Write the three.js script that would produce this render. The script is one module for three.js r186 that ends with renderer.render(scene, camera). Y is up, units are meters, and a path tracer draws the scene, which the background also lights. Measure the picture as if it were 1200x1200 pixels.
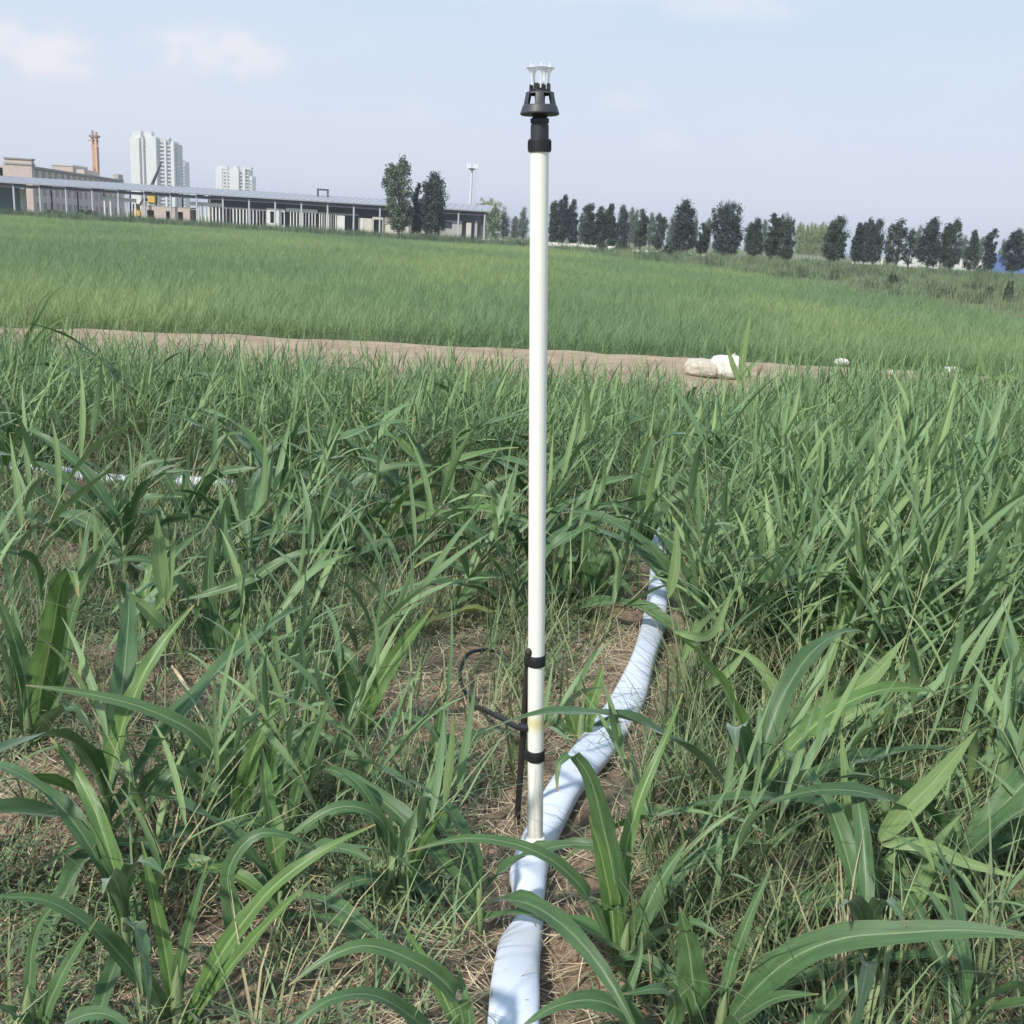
import * as THREE from 'three';
import { mergeGeometries } from 'three/addons/utils/BufferGeometryUtils.js';
import { RoundedBoxGeometry } from 'three/addons/geometries/RoundedBoxGeometry.js';
import { createNoise2D, createNoise3D, createNoise4D } from 'simplex-noise';

// ---------------------------------------------------------------- camera, sky, sun, exposure
const scene = new THREE.Scene();
const camera = new THREE.PerspectiveCamera(53, 1, 0.05, 6000);
const EYE = 1.5;
camera.rotation.order = 'YXZ';
camera.position.set(0, EYE, 0);
camera.rotation.set(THREE.MathUtils.degToRad(-15.1), 0, THREE.MathUtils.degToRad(3.46));
camera.updateMatrixWorld(true);
scene.add(camera);
const renderer = new THREE.WebGLRenderer({ antialias: true });
renderer.setSize(1024, 1024);
renderer.toneMapping = THREE.LinearToneMapping;
renderer.toneMappingExposure = 1.4;
renderer.shadowMap.enabled = true;

const SUN_DIR = new THREE.Vector3(-0.46, 0.68, 0.57).normalize();
const sun = new THREE.DirectionalLight(new THREE.Color(1, 0.95, 0.88), 3.4);
sun.position.copy(SUN_DIR).multiplyScalar(60).add(new THREE.Vector3(0, 0, -20));
sun.target.position.set(0, 0, -20);
sun.castShadow = true;
sun.shadow.radius = 6;
Object.assign(sun.shadow.camera, { left: -40, right: 40, top: 40, bottom: -40, near: 1, far: 200 });
scene.add(sun, sun.target);

function rng(seed) { let a = seed >>> 0; return () => { a = (a + 0x6d2b79f5) | 0; let t = Math.imul(a ^ (a >>> 15), 1 | a); t = (t + Math.imul(t ^ (t >>> 7), 61 | t)) ^ t; return ((t ^ (t >>> 14)) >>> 0) / 4294967296; }; }
const V = (x, y, z) => new THREE.Vector3(x, y, z);
const { lerp, smoothstep, clamp } = THREE.MathUtils;
const n2 = createNoise2D(rng(11)), n3 = createNoise3D(rng(12)), n4 = createNoise4D(rng(13));
const fbm2 = (x, y, o = 4) => { let s = 0, a = 0.5; for (let i = 0; i < o; i++) { s += a * n2(x, y); x *= 2.03; y *= 2.03; a *= 0.5; } return s; };
const fbm3 = (x, y, z, o = 4) => { let s = 0, a = 0.5; for (let i = 0; i < o; i++) { s += a * n3(x, y, z); x *= 2.03; y *= 2.03; z *= 2.03; a *= 0.5; } return s; };

// a pixel of the 1200-pixel photograph turned into a ray, a point at a distance in front, or a point on the ground
const FOCAL = 600 / Math.tan(THREE.MathUtils.degToRad(26.5));
const ray = (px, py) => V((px - 600) / FOCAL, -(py - 600) / FOCAL, -1).applyQuaternion(camera.quaternion);
const P = (px, py, d) => { const r = ray(px, py); return r.multiplyScalar(d / -r.z).add(camera.position); };
const G = (px, py, h = 0) => { const r = ray(px, py); return r.multiplyScalar((EYE - h) / -r.y).add(camera.position); };
const horizonY = (px) => 275.5 + (px - 600) * 0.0605;

// sky: pale hazy blue with a few thin fair-weather clouds
{
  const W = 1024, H = 512, data = new Float32Array(W * H * 4);
  const spots = [[45, 62, 0.052, 0.020, 1.0], [255, 62, 0.060, 0.020, 0.85], [490, 132, 0.016, 0.008, 0.35], [735, 116, 0.026, 0.009, 0.42], [780, 166, 0.02, 0.010, 0.4], [910, 166, 0.03, 0.012, 0.25], [860, 4, 0.07, 0.012, 0.5], [190, 95, 0.05, 0.008, 0.2]]
    .map(([x, y, w, h, k]) => { const d = ray(x, y).normalize(); return { az: Math.atan2(d.z, d.x), el: Math.asin(d.y), w, h, k }; });
  const r = rng(5);
  for (let i = 0; i < 46; i++) spots.push({ az: (r() * 2 - 1) * Math.PI, el: 0.2 + r() * 0.9, w: 0.04 + r() * 0.09, h: 0.012 + r() * 0.03, k: 0.3 + r() * 0.6 });
  const zen = [0.42, 0.60, 0.84], mid = [0.595, 0.725, 0.875], low = [0.735, 0.770, 0.870], cloud = [0.90, 0.87, 0.90];
  for (let j = 0; j < H; j++) {
    const el = ((j + 0.5) / H - 0.5) * Math.PI;
    for (let i = 0; i < W; i++) {
      const az = ((i + 0.5) / W - 0.5) * 2 * Math.PI, dx = Math.cos(az) * Math.cos(el), dy = Math.sin(el), dz = Math.sin(az) * Math.cos(el);
      const a = smoothstep(el, 0.0, 0.24), b = smoothstep(el, 0.2, 1.3);
      let c = [0, 1, 2].map((k) => lerp(lerp(low[k], mid[k], a), zen[k], b));
      const veil = 0.12 * clamp(fbm3(dx * 3, dy * 9, dz * 3, 4) + 0.25, 0, 1);
      let k = veil;
      for (const s of spots) {
        if (Math.abs(el - s.el) > s.h * 3.5) continue;
        let da = Math.abs(az - s.az); if (da > Math.PI) da = 2 * Math.PI - da; da *= Math.cos(el);
        if (da > s.w * 2.6) continue;
        const below = el < s.el ? 1.0 : 1.0;
        const g = Math.exp(-(da * da) / (s.w * s.w) - ((el - s.el) ** 2) / (s.h * s.h * below));
        const t = 0.6 + 1.7 * fbm3(dx * 26, dy * 60, dz * 26, 6);
        k = Math.max(k, s.k * smoothstep(g * (0.55 + t * 0.8), 0.12, 0.95));
      }
      if (el < 0) k = 0;
      c = c.map((v, q) => lerp(v, cloud[q], clamp(k, 0, 1) * 0.8) * 0.765);
      if (el < 0) c = [0.25, 0.28, 0.2];
      data.set([c[0], c[1], c[2], 1], (j * W + i) * 4);
    }
  }
  const t = new THREE.DataTexture(data, W, H, THREE.RGBAFormat, THREE.FloatType);
  t.mapping = THREE.EquirectangularReflectionMapping; t.magFilter = THREE.LinearFilter; t.needsUpdate = true;
  scene.background = t; scene.environment = t;
}
scene.fog = new THREE.FogExp2(new THREE.Color(0.80, 0.86, 0.97), 0.0004);

// ---------------------------------------------------------------- helpers
const taken = {};
const numbered = (n) => { const k = taken[n] = (taken[n] ?? -1) + 1; return k ? n + '_' + String(k).padStart(3, '0') : n; };
function shade(o) { o.traverse((m) => { if (m.isMesh) { m.castShadow = true; m.receiveShadow = true; } }); return o; }
function tag(o, label, category, group) { o.userData.label = label; o.userData.category = category; if (group) o.userData.group = group; return o; }
function thing(name, label, category, pos = V(0, 0, 0), group) { const o = new THREE.Group(); o.name = numbered(name); o.position.copy(pos); scene.add(o); return tag(o, label, category, group); }
function part(name, geo, mat, parent, pos, rot) {
  const m = new THREE.Mesh(Array.isArray(geo) ? mergeGeometries(geo.map((g) => (g.index ? g.toNonIndexed() : g))) : geo, mat);
  m.name = name; m.castShadow = m.receiveShadow = true; if (pos) m.position.copy(pos); if (rot) m.rotation.set(...rot); parent.add(m); return m;
}
function structure(name, geo, mat) { const m = part(name, geo, mat, scene); m.userData.kind = 'structure'; return m; }
function stuff(name, geo, mat, list, label, category, colours) {   // list of Matrix4
  const m = new THREE.InstancedMesh(geo, mat, list.length);
  list.forEach((x, i) => m.setMatrixAt(i, x)); if (colours) colours.forEach((c, i) => m.setColorAt(i, c));
  m.name = numbered(name); m.castShadow = m.receiveShadow = true; m.userData.kind = 'stuff'; if (label) m.userData.label = label; if (category) m.userData.category = category;
  scene.add(m); return m;
}
const _q = new THREE.Quaternion(), _e = new THREE.Euler();
const mat4 = (p, rx, ry, rz, s) => new THREE.Matrix4().compose(p, _q.setFromEuler(_e.set(rx, ry, rz, 'YXZ')), typeof s === 'number' ? V(s, s, s) : s);
const box = (w, h, d, x = 0, y = 0, z = 0, ry = 0) => { const g = new THREE.BoxGeometry(w, h, d); if (ry) g.rotateY(ry); g.translate(x, y, z); return g; };
function bar(a, b, r, seg = 6, r2 = r) {
  const d = b.clone().sub(a), g = new THREE.CylinderGeometry(r2, r, d.length(), seg);
  g.applyQuaternion(new THREE.Quaternion().setFromUnitVectors(V(0, 1, 0), d.clone().normalize())); g.translate(...a.clone().add(b).multiplyScalar(0.5).toArray()); return g;
}
function texture(w, h, f, srgb = true) {   // f(u, v) -> [r, g, b] 0..255
  const data = new Uint8Array(w * h * 4);
  for (let j = 0; j < h; j++) for (let i = 0; i < w; i++) { const c = f((i + 0.5) / w, (j + 0.5) / h, i, j); data.set([clamp(c[0], 0, 255), clamp(c[1], 0, 255), clamp(c[2], 0, 255), 255], (j * w + i) * 4); }
  const t = new THREE.DataTexture(data, w, h); t.wrapS = t.wrapT = THREE.RepeatWrapping; t.magFilter = THREE.LinearFilter; t.minFilter = THREE.LinearMipmapLinearFilter; t.generateMipmaps = true;
  if (srgb) t.colorSpace = THREE.SRGBColorSpace; t.needsUpdate = true; return t;
}
// noise that repeats over the unit square
const tile = (u, v, s, seed = 0, o = 4) => { const a = u * 2 * Math.PI, b = v * 2 * Math.PI, ca = Math.cos(a), sa = Math.sin(a), cb = Math.cos(b), sb = Math.sin(b); let sum = 0, amp = 0.5, q = s / 6.283; for (let i = 0; i < o; i++) { sum += amp * n4(ca * q + seed, sa * q - seed, cb * q + seed * 2, sb * q); q *= 2; amp *= 0.5; } return sum; };
const lin = (r, g, b) => new THREE.Color().setRGB(r, g, b);
const std = (c, rough = 0.8, extra = {}) => new THREE.MeshStandardMaterial({ color: c, roughness: rough, side: THREE.DoubleSide, ...extra });

// a collector of leaf blades and tubes
class Acc {
  constructor() { this.p = []; this.uv = []; this.i = []; }
  blade({ c, half, side, fold = 0.3, wave = 0, waves = 4, phase = 0, twist = 0, cols = 2, vscale = 2 }) {
    const n = c.length, base = this.p.length / 3, m = cols * 2 + 1; let len = 0;
    for (let k = 0; k < n; k++) {
      const t = k / (n - 1), a = c[Math.max(0, k - 1)], b = c[Math.min(n - 1, k + 1)];
      const tan = b.clone().sub(a).normalize();
      let s = (typeof side === 'function' ? side(t) : side).clone(); s.addScaledVector(tan, -s.dot(tan)); if (s.lengthSq() < 1e-4) s.set(1, 0, 0); s.normalize();
      const nn = s.clone().cross(tan);
      if (twist) { const ang = twist * t, cs = Math.cos(ang), sn = Math.sin(ang), s2 = s.clone().multiplyScalar(cs).addScaledVector(nn, sn); nn.multiplyScalar(cs).addScaledVector(s, -sn); s = s2; }
      if (k) len += c[k].distanceTo(c[k - 1]);
      const w = half(t), fo = fold * (1 - 0.55 * t);
      for (let q = 0; q < m; q++) {
        const u = q / cols - 1, au = Math.abs(u);
        const up = au * w * Math.sin(fo) + (wave ? wave * w * au * au * Math.sin(waves * 6.283 * t + phase + (u > 0 ? 1.9 : 0)) : 0), out = u * w * Math.cos(fo);
        this.p.push(c[k].x + s.x * out + nn.x * up, c[k].y + s.y * out + nn.y * up, c[k].z + s.z * out + nn.z * up);
        this.uv.push((u + 1) / 2, vscale ? len * vscale : t);
      }
    }
    for (let k = 0; k < n - 1; k++) for (let q = 0; q < m - 1; q++) { const a = base + k * m + q, b = a + 1, d = a + m, e = d + 1; this.i.push(a, b, d, b, e, d); }
    return this;
  }
  tube(c, rad, seg = 6) {
    const n = c.length, base = this.p.length / 3; let len = 0;
    for (let k = 0; k < n; k++) {
      const tan = c[Math.min(n - 1, k + 1)].clone().sub(c[Math.max(0, k - 1)]).normalize();
      const s = V(1, 0, 0.01).cross(tan).normalize(), f = s.clone().cross(tan);
      if (k) len += c[k].distanceTo(c[k - 1]);
      const r = typeof rad === 'function' ? rad(k / (n - 1)) : rad;
      for (let q = 0; q <= seg; q++) { const a = q / seg * 6.283185; this.p.push(c[k].x + r * (s.x * Math.cos(a) + f.x * Math.sin(a)), c[k].y + r * (s.y * Math.cos(a) + f.y * Math.sin(a)), c[k].z + r * (s.z * Math.cos(a) + f.z * Math.sin(a))); this.uv.push(q / seg, len); }
    }
    for (let k = 0; k < n - 1; k++) for (let q = 0; q < seg; q++) { const a = base + k * (seg + 1) + q, b = a + 1, d = a + seg + 1, e = d + 1; this.i.push(a, d, b, b, d, e); }
    return this;
  }
  quad(o, x, y) { const b = this.p.length / 3; for (const [i, j] of [[-1, -1], [1, -1], [1, 1], [-1, 1]]) { this.p.push(o.x + x.x * i + y.x * j, o.y + x.y * i + y.y * j, o.z + x.z * i + y.z * j); this.uv.push((i + 1) / 2, (j + 1) / 2); } this.i.push(b, b + 1, b + 2, b, b + 2, b + 3); return this; }
  geo() {
    const g = new THREE.BufferGeometry();
    g.setAttribute('position', new THREE.Float32BufferAttribute(this.p, 3)); g.setAttribute('uv', new THREE.Float32BufferAttribute(this.uv, 2)); g.setIndex(this.i); g.computeVertexNormals(); return g;
  }
}
// a centre line that starts at an elevation and droops
function arc(o, az, e0, droop, L, n, bend = 0, pow = 1.3) {
  const pts = [o.clone()], p = o.clone();
  for (let k = 1; k <= n; k++) { const t = (k - 0.5) / n, e = e0 - droop * Math.pow(t, pow), a = az + bend * t; p.add(V(Math.cos(a) * Math.cos(e), Math.sin(e), Math.sin(a) * Math.cos(e)).multiplyScalar(L / n)); pts.push(p.clone()); }
  return pts;
}
const sideOf = (az) => V(-Math.sin(az), 0, Math.cos(az)).multiplyScalar(1);   // a x up
const maizeWidth = (w) => (t) => Math.max(0.0012, w * (1 + 0.07 * n2(t * 11, w * 900) + 0.04 * n2(t * 31, w * 1700)) * (0.42 + 0.58 * smoothstep(t, 0, 0.3)) * Math.pow(Math.max(0, 1 - Math.pow(t, 2.3)), 0.85));
const reedWidth = (w) => (t) => Math.max(0.0006, w * Math.pow(Math.sin(Math.PI * Math.pow(clamp(t * 0.985 + 0.012, 0, 1), 0.62)), 0.9));

// ---------------------------------------------------------------- materials
const leafTex = texture(128, 512, (u, v) => {
  const d = Math.abs(u - 0.5), vein = Math.sin(u * 190) * 0.5 + Math.sin(u * 77 + 1) * 0.5, f = tile(v, u, 5, 3), fine = tile(u * 3 % 1, v, 40, 9, 2);
  const k = 1 + 0.07 * vein + 0.22 * f + 0.10 * fine, rib = 1 - smoothstep(d, 0.016, 0.042), rim = smoothstep(d, 0.465, 0.5);
  let c = [93 * k, 130 * k, 76 * k];
  c = c.map((x, i) => lerp(x, [172, 188, 142][i], rib * 0.85)); c = c.map((x, i) => lerp(x, [132, 152, 104][i], rim * 0.6));
  const spot = smoothstep(tile(u, v, 24, 21, 3), 0.42, 0.55); c = c.map((x, i) => lerp(x, [150, 146, 92][i], spot * 0.35));
  const tip = smoothstep(v + 0.16 * tile(v * 2 % 1, u, 7, 61, 3), 0.95, 0.985), burn = smoothstep(d + 0.12 * tile(u * 0.5, v, 18, 66, 4), 0.475, 0.5) * smoothstep(tile(u * 0.2, v, 6, 68, 2), 0.05, 0.25), hole = smoothstep(tile(u, v * 3 % 1, 16, 69, 2), 0.5, 0.53);
  return c.map((x, i) => lerp(x, [176, 152, 108][i], Math.max(tip, burn * 0.8, hole * 0.6)));
});
const reedTex = texture(64, 256, (u, v) => {
  const vein = Math.sin(u * 95), f = tile(v, u, 6, 13), k = 1 + 0.08 * vein + 0.16 * f, rib = 1 - smoothstep(Math.abs(u - 0.5), 0.02, 0.06);
  return [128 * k, 154 * k, 110 * k].map((x, i) => lerp(x, [165, 182, 135][i], rib * 0.6));
});
function leafMat(map, tint, through, coat) {
  return new THREE.MeshPhysicalMaterial({ map, color: tint, roughness: 0.72, side: THREE.DoubleSide, transmission: through, thickness: 0, clearcoat: coat, clearcoatRoughness: 0.42, ior: 1.4 });
}
const MAIZE = [lin(0.78, 0.79, 0.78), lin(0.66, 0.70, 0.70), lin(0.98, 0.95, 0.66), lin(0.58, 0.62, 0.61)].map((c) => leafMat(leafTex, c, 0.34, 0.5));
const DRY = leafMat(leafTex, lin(1.9, 1.15, 1.1), 0.3, 0.05);
const REED = [lin(0.86, 0.91, 0.82), lin(0.66, 0.75, 0.66), lin(1.0, 1.0, 0.80)].map((c) => leafMat(reedTex, c, 0.3, 0.25));
const stemMat = std(lin(0.20, 0.26, 0.12), 0.6), reedStem = std(lin(0.30, 0.32, 0.17), 0.65);
const strawMat = std(lin(0.42, 0.35, 0.21), 0.85);
const whitePlastic = std(lin(0.80, 0.80, 0.76), 0.4), blackPlastic = std(lin(0.018, 0.019, 0.022), 0.42);

// ---------------------------------------------------------------- ground
const bump = (x, z) => 0.03 * n2(x * 1.1, z * 1.1) + 0.018 * n2(x * 3.1 + 7, z * 3.1) + 0.008 * n2(x * 9, z * 9);
const soilH = (x, z) => 0.035 + bump(x, z) * smoothstep(-z, -1, 0.4) * (1 - smoothstep(-z, 8.0, 9.0));
{
  const tex = texture(512, 512, (u, v) => { const a = tile(u, v, 9, 31, 5), b = tile(u, v, 60, 37, 3), k = 1 + 0.25 * a + 0.25 * b, g = smoothstep(a + b * 0.6, -0.35, 0.2); return [0, 1, 2].map((i) => lerp([126, 112, 80][i], [92, 108, 66][i], g) * k); });
  tex.repeat.set(500, 500);
  const g = new THREE.PlaneGeometry(8000, 8000); g.rotateX(-Math.PI / 2);
  structure('ground', g, std(lin(0.9, 0.9, 0.9), 1, { map: tex }));
}
const soilTex = texture(1024, 1024, (u, v) => {
  const a = tile(u, v, 10, 41, 5), b = tile(u, v, 60, 43, 4), c = tile(u, v, 220, 47, 2), k = 1 + 0.28 * a + 0.3 * b + 0.28 * c, clod = smoothstep(b, 0.12, 0.3);
  return [142 * k, 123 * k, 103 * k].map((x, i) => lerp(x, [172, 154, 130][i], clod * 0.35));
});
{
  const w = 17, dp = 11.2, nx = 190, nz = 125, g = new THREE.PlaneGeometry(w, dp, nx, nz); g.rotateX(-Math.PI / 2); g.translate(0, 0, -dp / 2 + 0.6);
  const p = g.attributes.position, uv = g.attributes.uv;
  for (let i = 0; i < p.count; i++) { const x = p.getX(i), z = p.getZ(i); p.setY(i, soilH(x, z)); uv.setXY(i, x / 2.3, z / 2.3); }
  g.computeVertexNormals();
  structure('soil', g, std(lin(0.78, 0.76, 0.74), 1, { map: soilTex, bumpMap: soilTex, bumpScale: 0.012 }));
}
const pathH = (x, z) => 0.10 + 0.02 * n2(x * 0.7, z * 0.9) + 0.01 * n2(x * 2.5, z * 2.5);
const pathMid = (x) => -12.05 - 0.02 * x + (x < 0 ? 0.028 * Math.min(x * x, 60) : 0) + 0.12 * n2(x * 0.25, 3);
{
  const tex = texture(512, 512, (u, v) => { const a = tile(u, v, 8, 51, 5), b = tile(u, v, 70, 53, 3), k = 1 + 0.18 * a + 0.2 * b; const red = smoothstep(tile(u, v, 4, 57, 3), -0.1, 0.3); return [lerp(184, 176, red) * k, lerp(166, 152, red) * k, lerp(140, 130, red) * k]; });
  const nx = 160, nz = 14, g = new THREE.PlaneGeometry(34, 1, nx, nz); g.rotateX(-Math.PI / 2);
  const p = g.attributes.position, uv = g.attributes.uv;
  for (let i = 0; i < p.count; i++) { const x = p.getX(i), v = p.getZ(i) * 2, z = v > 0 ? lerp(pathMid(x), -8.6 + 0.15 * n2(x * 0.5, 8), v) : pathMid(x) + v * 1.55; const e = Math.abs(v); p.setXYZ(i, x, v > 0.98 ? 0.0 : e > 0.98 ? 0.004 : pathH(x, z) * (1 - smoothstep(e, 0.8, 1)), z); uv.setXY(i, x / 3, z / 3); }
  g.computeVertexNormals();
  structure('dirt_path', g, std(lin(0.72, 0.71, 0.68), 1, { map: tex, bumpMap: tex, bumpScale: 0.03 }));
}

// ---------------------------------------------------------------- far buildings
const X = (px, d) => P(px, horizonY(px), d).x;                    // how far right a pixel column stands at a distance
const Y = (px, py, d) => P(px, py, d).y;
const plaster = (r, g, b, s = 1) => std(lin(r, g, b), 0.9, { map: texture(128, 128, (u, v) => { const k = 225 * (1 + 0.10 * tile(u, v, 7, r * 90, 5) + 0.06 * tile(u, v, 50, g * 90, 2)); return [k, k, k]; }) });
const brickMat = plaster(0.76, 0.65, 0.60), paleBrick = plaster(0.68, 0.56, 0.50), creamWall = plaster(0.75, 0.71, 0.60), whiteWall = plaster(0.86, 0.86, 0.82), greyWall = plaster(0.50, 0.49, 0.46);
const darkGlass = std(lin(0.05, 0.06, 0.07), 0.15), greySteel = std(lin(0.42, 0.44, 0.46), 0.5), darkSteel = std(lin(0.06, 0.065, 0.075), 0.6), roofMat = std(lin(0.33, 0.34, 0.37), 0.6);
const orange = std(lin(0.70, 0.42, 0.28), 0.6), yellow = std(lin(0.62, 0.42, 0.08), 0.5), concrete = plaster(0.42, 0.40, 0.37);

{ // the long open shed
  const D = 180, x0 = X(-60, D), x1 = X(571, D), org = V(0, 0, -D), depth = 13;
  const s = thing('open_shed', 'long open-fronted shed with grey sloping roof and steel columns', 'shed', org);
  const eave = 4.75, ridge = 5.95, L = x1 - x0, slope = Math.atan2(ridge - eave, depth), sl = Math.hypot(depth, ridge - eave);
  const roof = part('roof', box(L + 0.8, 0.22, sl + 0.6), roofMat, s, V((x0 + x1) / 2, (eave + ridge) / 2 + 0.25, -depth / 2), [slope, 0, 0]);
  const ribs = []; for (let k = 0; k < L; k += 1.2) ribs.push(box(0.07, 0.05, sl + 0.5, -L / 2 + k, 0.135, 0)); part('roof_rib', ribs, roofMat, roof).userData.kind = 'stuff';
  part('eave_beam', box(L, 0.5, 0.25, (x0 + x1) / 2, eave - 0.28, -0.25), darkSteel, s);
  part('rear_beam', box(L, 0.5, 0.25, (x0 + x1) / 2, ridge - 0.35, -depth + 0.3), darkSteel, s);
  for (let px = -45; px <= 570; px += 30.6) {
    part('column', mergeGeometries([box(0.26, eave - 0.1, 0.26, 0, (eave - 0.1) / 2, 0), box(0.5, 0.12, 0.5, 0, 0.06, 0)]), greySteel, s, V(X(px, D), 0, -0.25));
    const xm = X(px + 15.3, D + depth); if (px < 560) part('rear_column', box(0.2, ridge - 0.4, 0.2, 0, (ridge - 0.4) / 2, 0), darkSteel, s, V(xm, 0, -depth + 0.3));
    part('rafter', box(0.14, 0.34, sl - 0.6), darkSteel, s, V(X(px, D), (eave + ridge) / 2 - 0.12, -depth / 2), [slope, 0, 0]);
  }
  const bz = -1.3, BD = D - bz;
  const panel = (name, a, b, y0, y1, m, z = bz, t = 0.25) => part(name, box(X(b, BD) - X(a, BD), y1 - y0, t, 0, (y0 + y1) / 2, 0), m, s, V((X(a, BD) + X(b, BD)) / 2, 0, z));
  panel('back_wall', 224, 562, 0, 5.3, std(lin(0.30, 0.31, 0.32), 0.9), -12.4);
  panel('end_wall', -70, 9, 0, 5.0, std(lin(0.13, 0.19, 0.19), 0.8), -6); panel('door_jamb', 9, 16, 0, 4.2, whiteWall, -6);
  panel('lintel', 121, 160, 3.0, 3.6, whiteWall); for (const q of [122, 129, 138, 148, 158]) panel('post', q, q + 1.8, 0, 3.0, whiteWall);
  // brick infill with openings
  const infill = (a, b, h, m, holes) => { const w = X(b, BD) - X(a, BD), sh = new THREE.Shape([[0, 0], [w, 0], [w, h], [0, h]].map((q) => new THREE.Vector2(...q))); for (const [p, q, y0, y1] of holes) { const u = X(p, BD) - X(a, BD), v = X(q, BD) - X(a, BD); sh.holes.push(new THREE.Path([[u, y0], [u, y1], [v, y1], [v, y0]].map((z) => new THREE.Vector2(...z)))); } const g = new THREE.ExtrudeGeometry(sh, { depth: 0.24, bevelEnabled: false }); return part('infill_wall', g, m, s, V(X(a, BD), 0, bz)); };
  infill(166, 223, 2.5, paleBrick, [[173, 181, 0.4, 1.9], [195, 200.5, 0.4, 1.9], [209, 215, 0.4, 1.9]]);
  { const u = X(166, BD), v = X(223, BD); part('room_back', box(v - u, 2.4, 0.2, (u + v) / 2, 1.2, bz - 4), paleBrick, s); part('room_roof', box(v - u + 0.3, 0.18, 4.4, (u + v) / 2, 2.6, bz - 1.95), concrete, s); for (const q of [u + 0.1, v - 0.1]) part('room_side', box(0.2, 2.4, 3.7, q, 1.2, bz - 1.95), paleBrick, s); }
  panel('lintel', 223, 260, 3.1, 3.7, whiteWall); for (let q = 232; q < 260; q += 4.1) panel('post', q, q + 1.6, 0, 3.1, whiteWall);
  panel('slab_edge', 262, 313, 2.9, 3.2, greyWall); for (let q = 265; q < 313; q += 3.9) panel('post', q, q + (q % 2 < 1 ? 1.4 : 0.9), 0, 2.9, q % 2 < 0.8 ? whiteWall : greyWall);
  infill(313, 334, 3.4, whiteWall, [[317, 321.5, 1, 2.9], [330, 333, 0.7, 2.9]]);
  panel('lintel', 335, 372, 3.0, 3.6, whiteWall); for (let q = 340; q < 372; q += 3.6) panel('post', q, q + 1.1, 0, 3, whiteWall);
  panel('slab_edge', 372, 420, 3.0, 3.25, greyWall); for (let q = 374; q < 393; q += 2.7) panel('post', q, q + 1.1, 0, 3, q % 2 < 1 ? whiteWall : greyWall);
  panel('wall_panel', 395, 404, 0, 2.9, whiteWall); panel('wall_panel', 420, 426, 0, 2.7, whiteWall); panel('wall_panel', 426.3, 436, 0, 2.7, creamWall);
  infill(436.5, 513, 3.0, creamWall, [[438, 448, 0.05, 2.6], [466, 469, 0.3, 2.3], [482, 487, 0.5, 2.3], [498, 503, 0.3, 2.3]]);
  panel('wall_panel', 513.5, 541, 0, 3.2, greyWall, -1.6); panel('window', 517, 529, 1.9, 2.9, darkGlass, -1.44, 0.06); panel('wall_panel', 546, 552, 0, 3.0, creamWall); panel('wall_panel', 556, 559, 0, 3.4, greyWall);
  panel('end_post', 563, 567, 0, 5.0, darkSteel, -1.5);
  panel('plinth', 224, 570, 0, 0.22, whiteWall, 0.6, 1.4);
  const f = thing('roof_frame', 'dark steel portal frame standing up from the shed roof', 'frame', V(X(378, D + 9), 5.5, -D - 9));
  const w = X(384, D + 9) - X(372.5, D + 9); part('post', box(0.28, 1.5, 0.28), darkSteel, f, V(-w / 2, 0.75, 0)); part('post', box(0.28, 1.5, 0.28), darkSteel, f, V(w / 2, 0.75, 0)); part('beam', box(w + 0.3, 0.3, 0.3), darkSteel, f, V(0, 1.65, 0));
}

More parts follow.
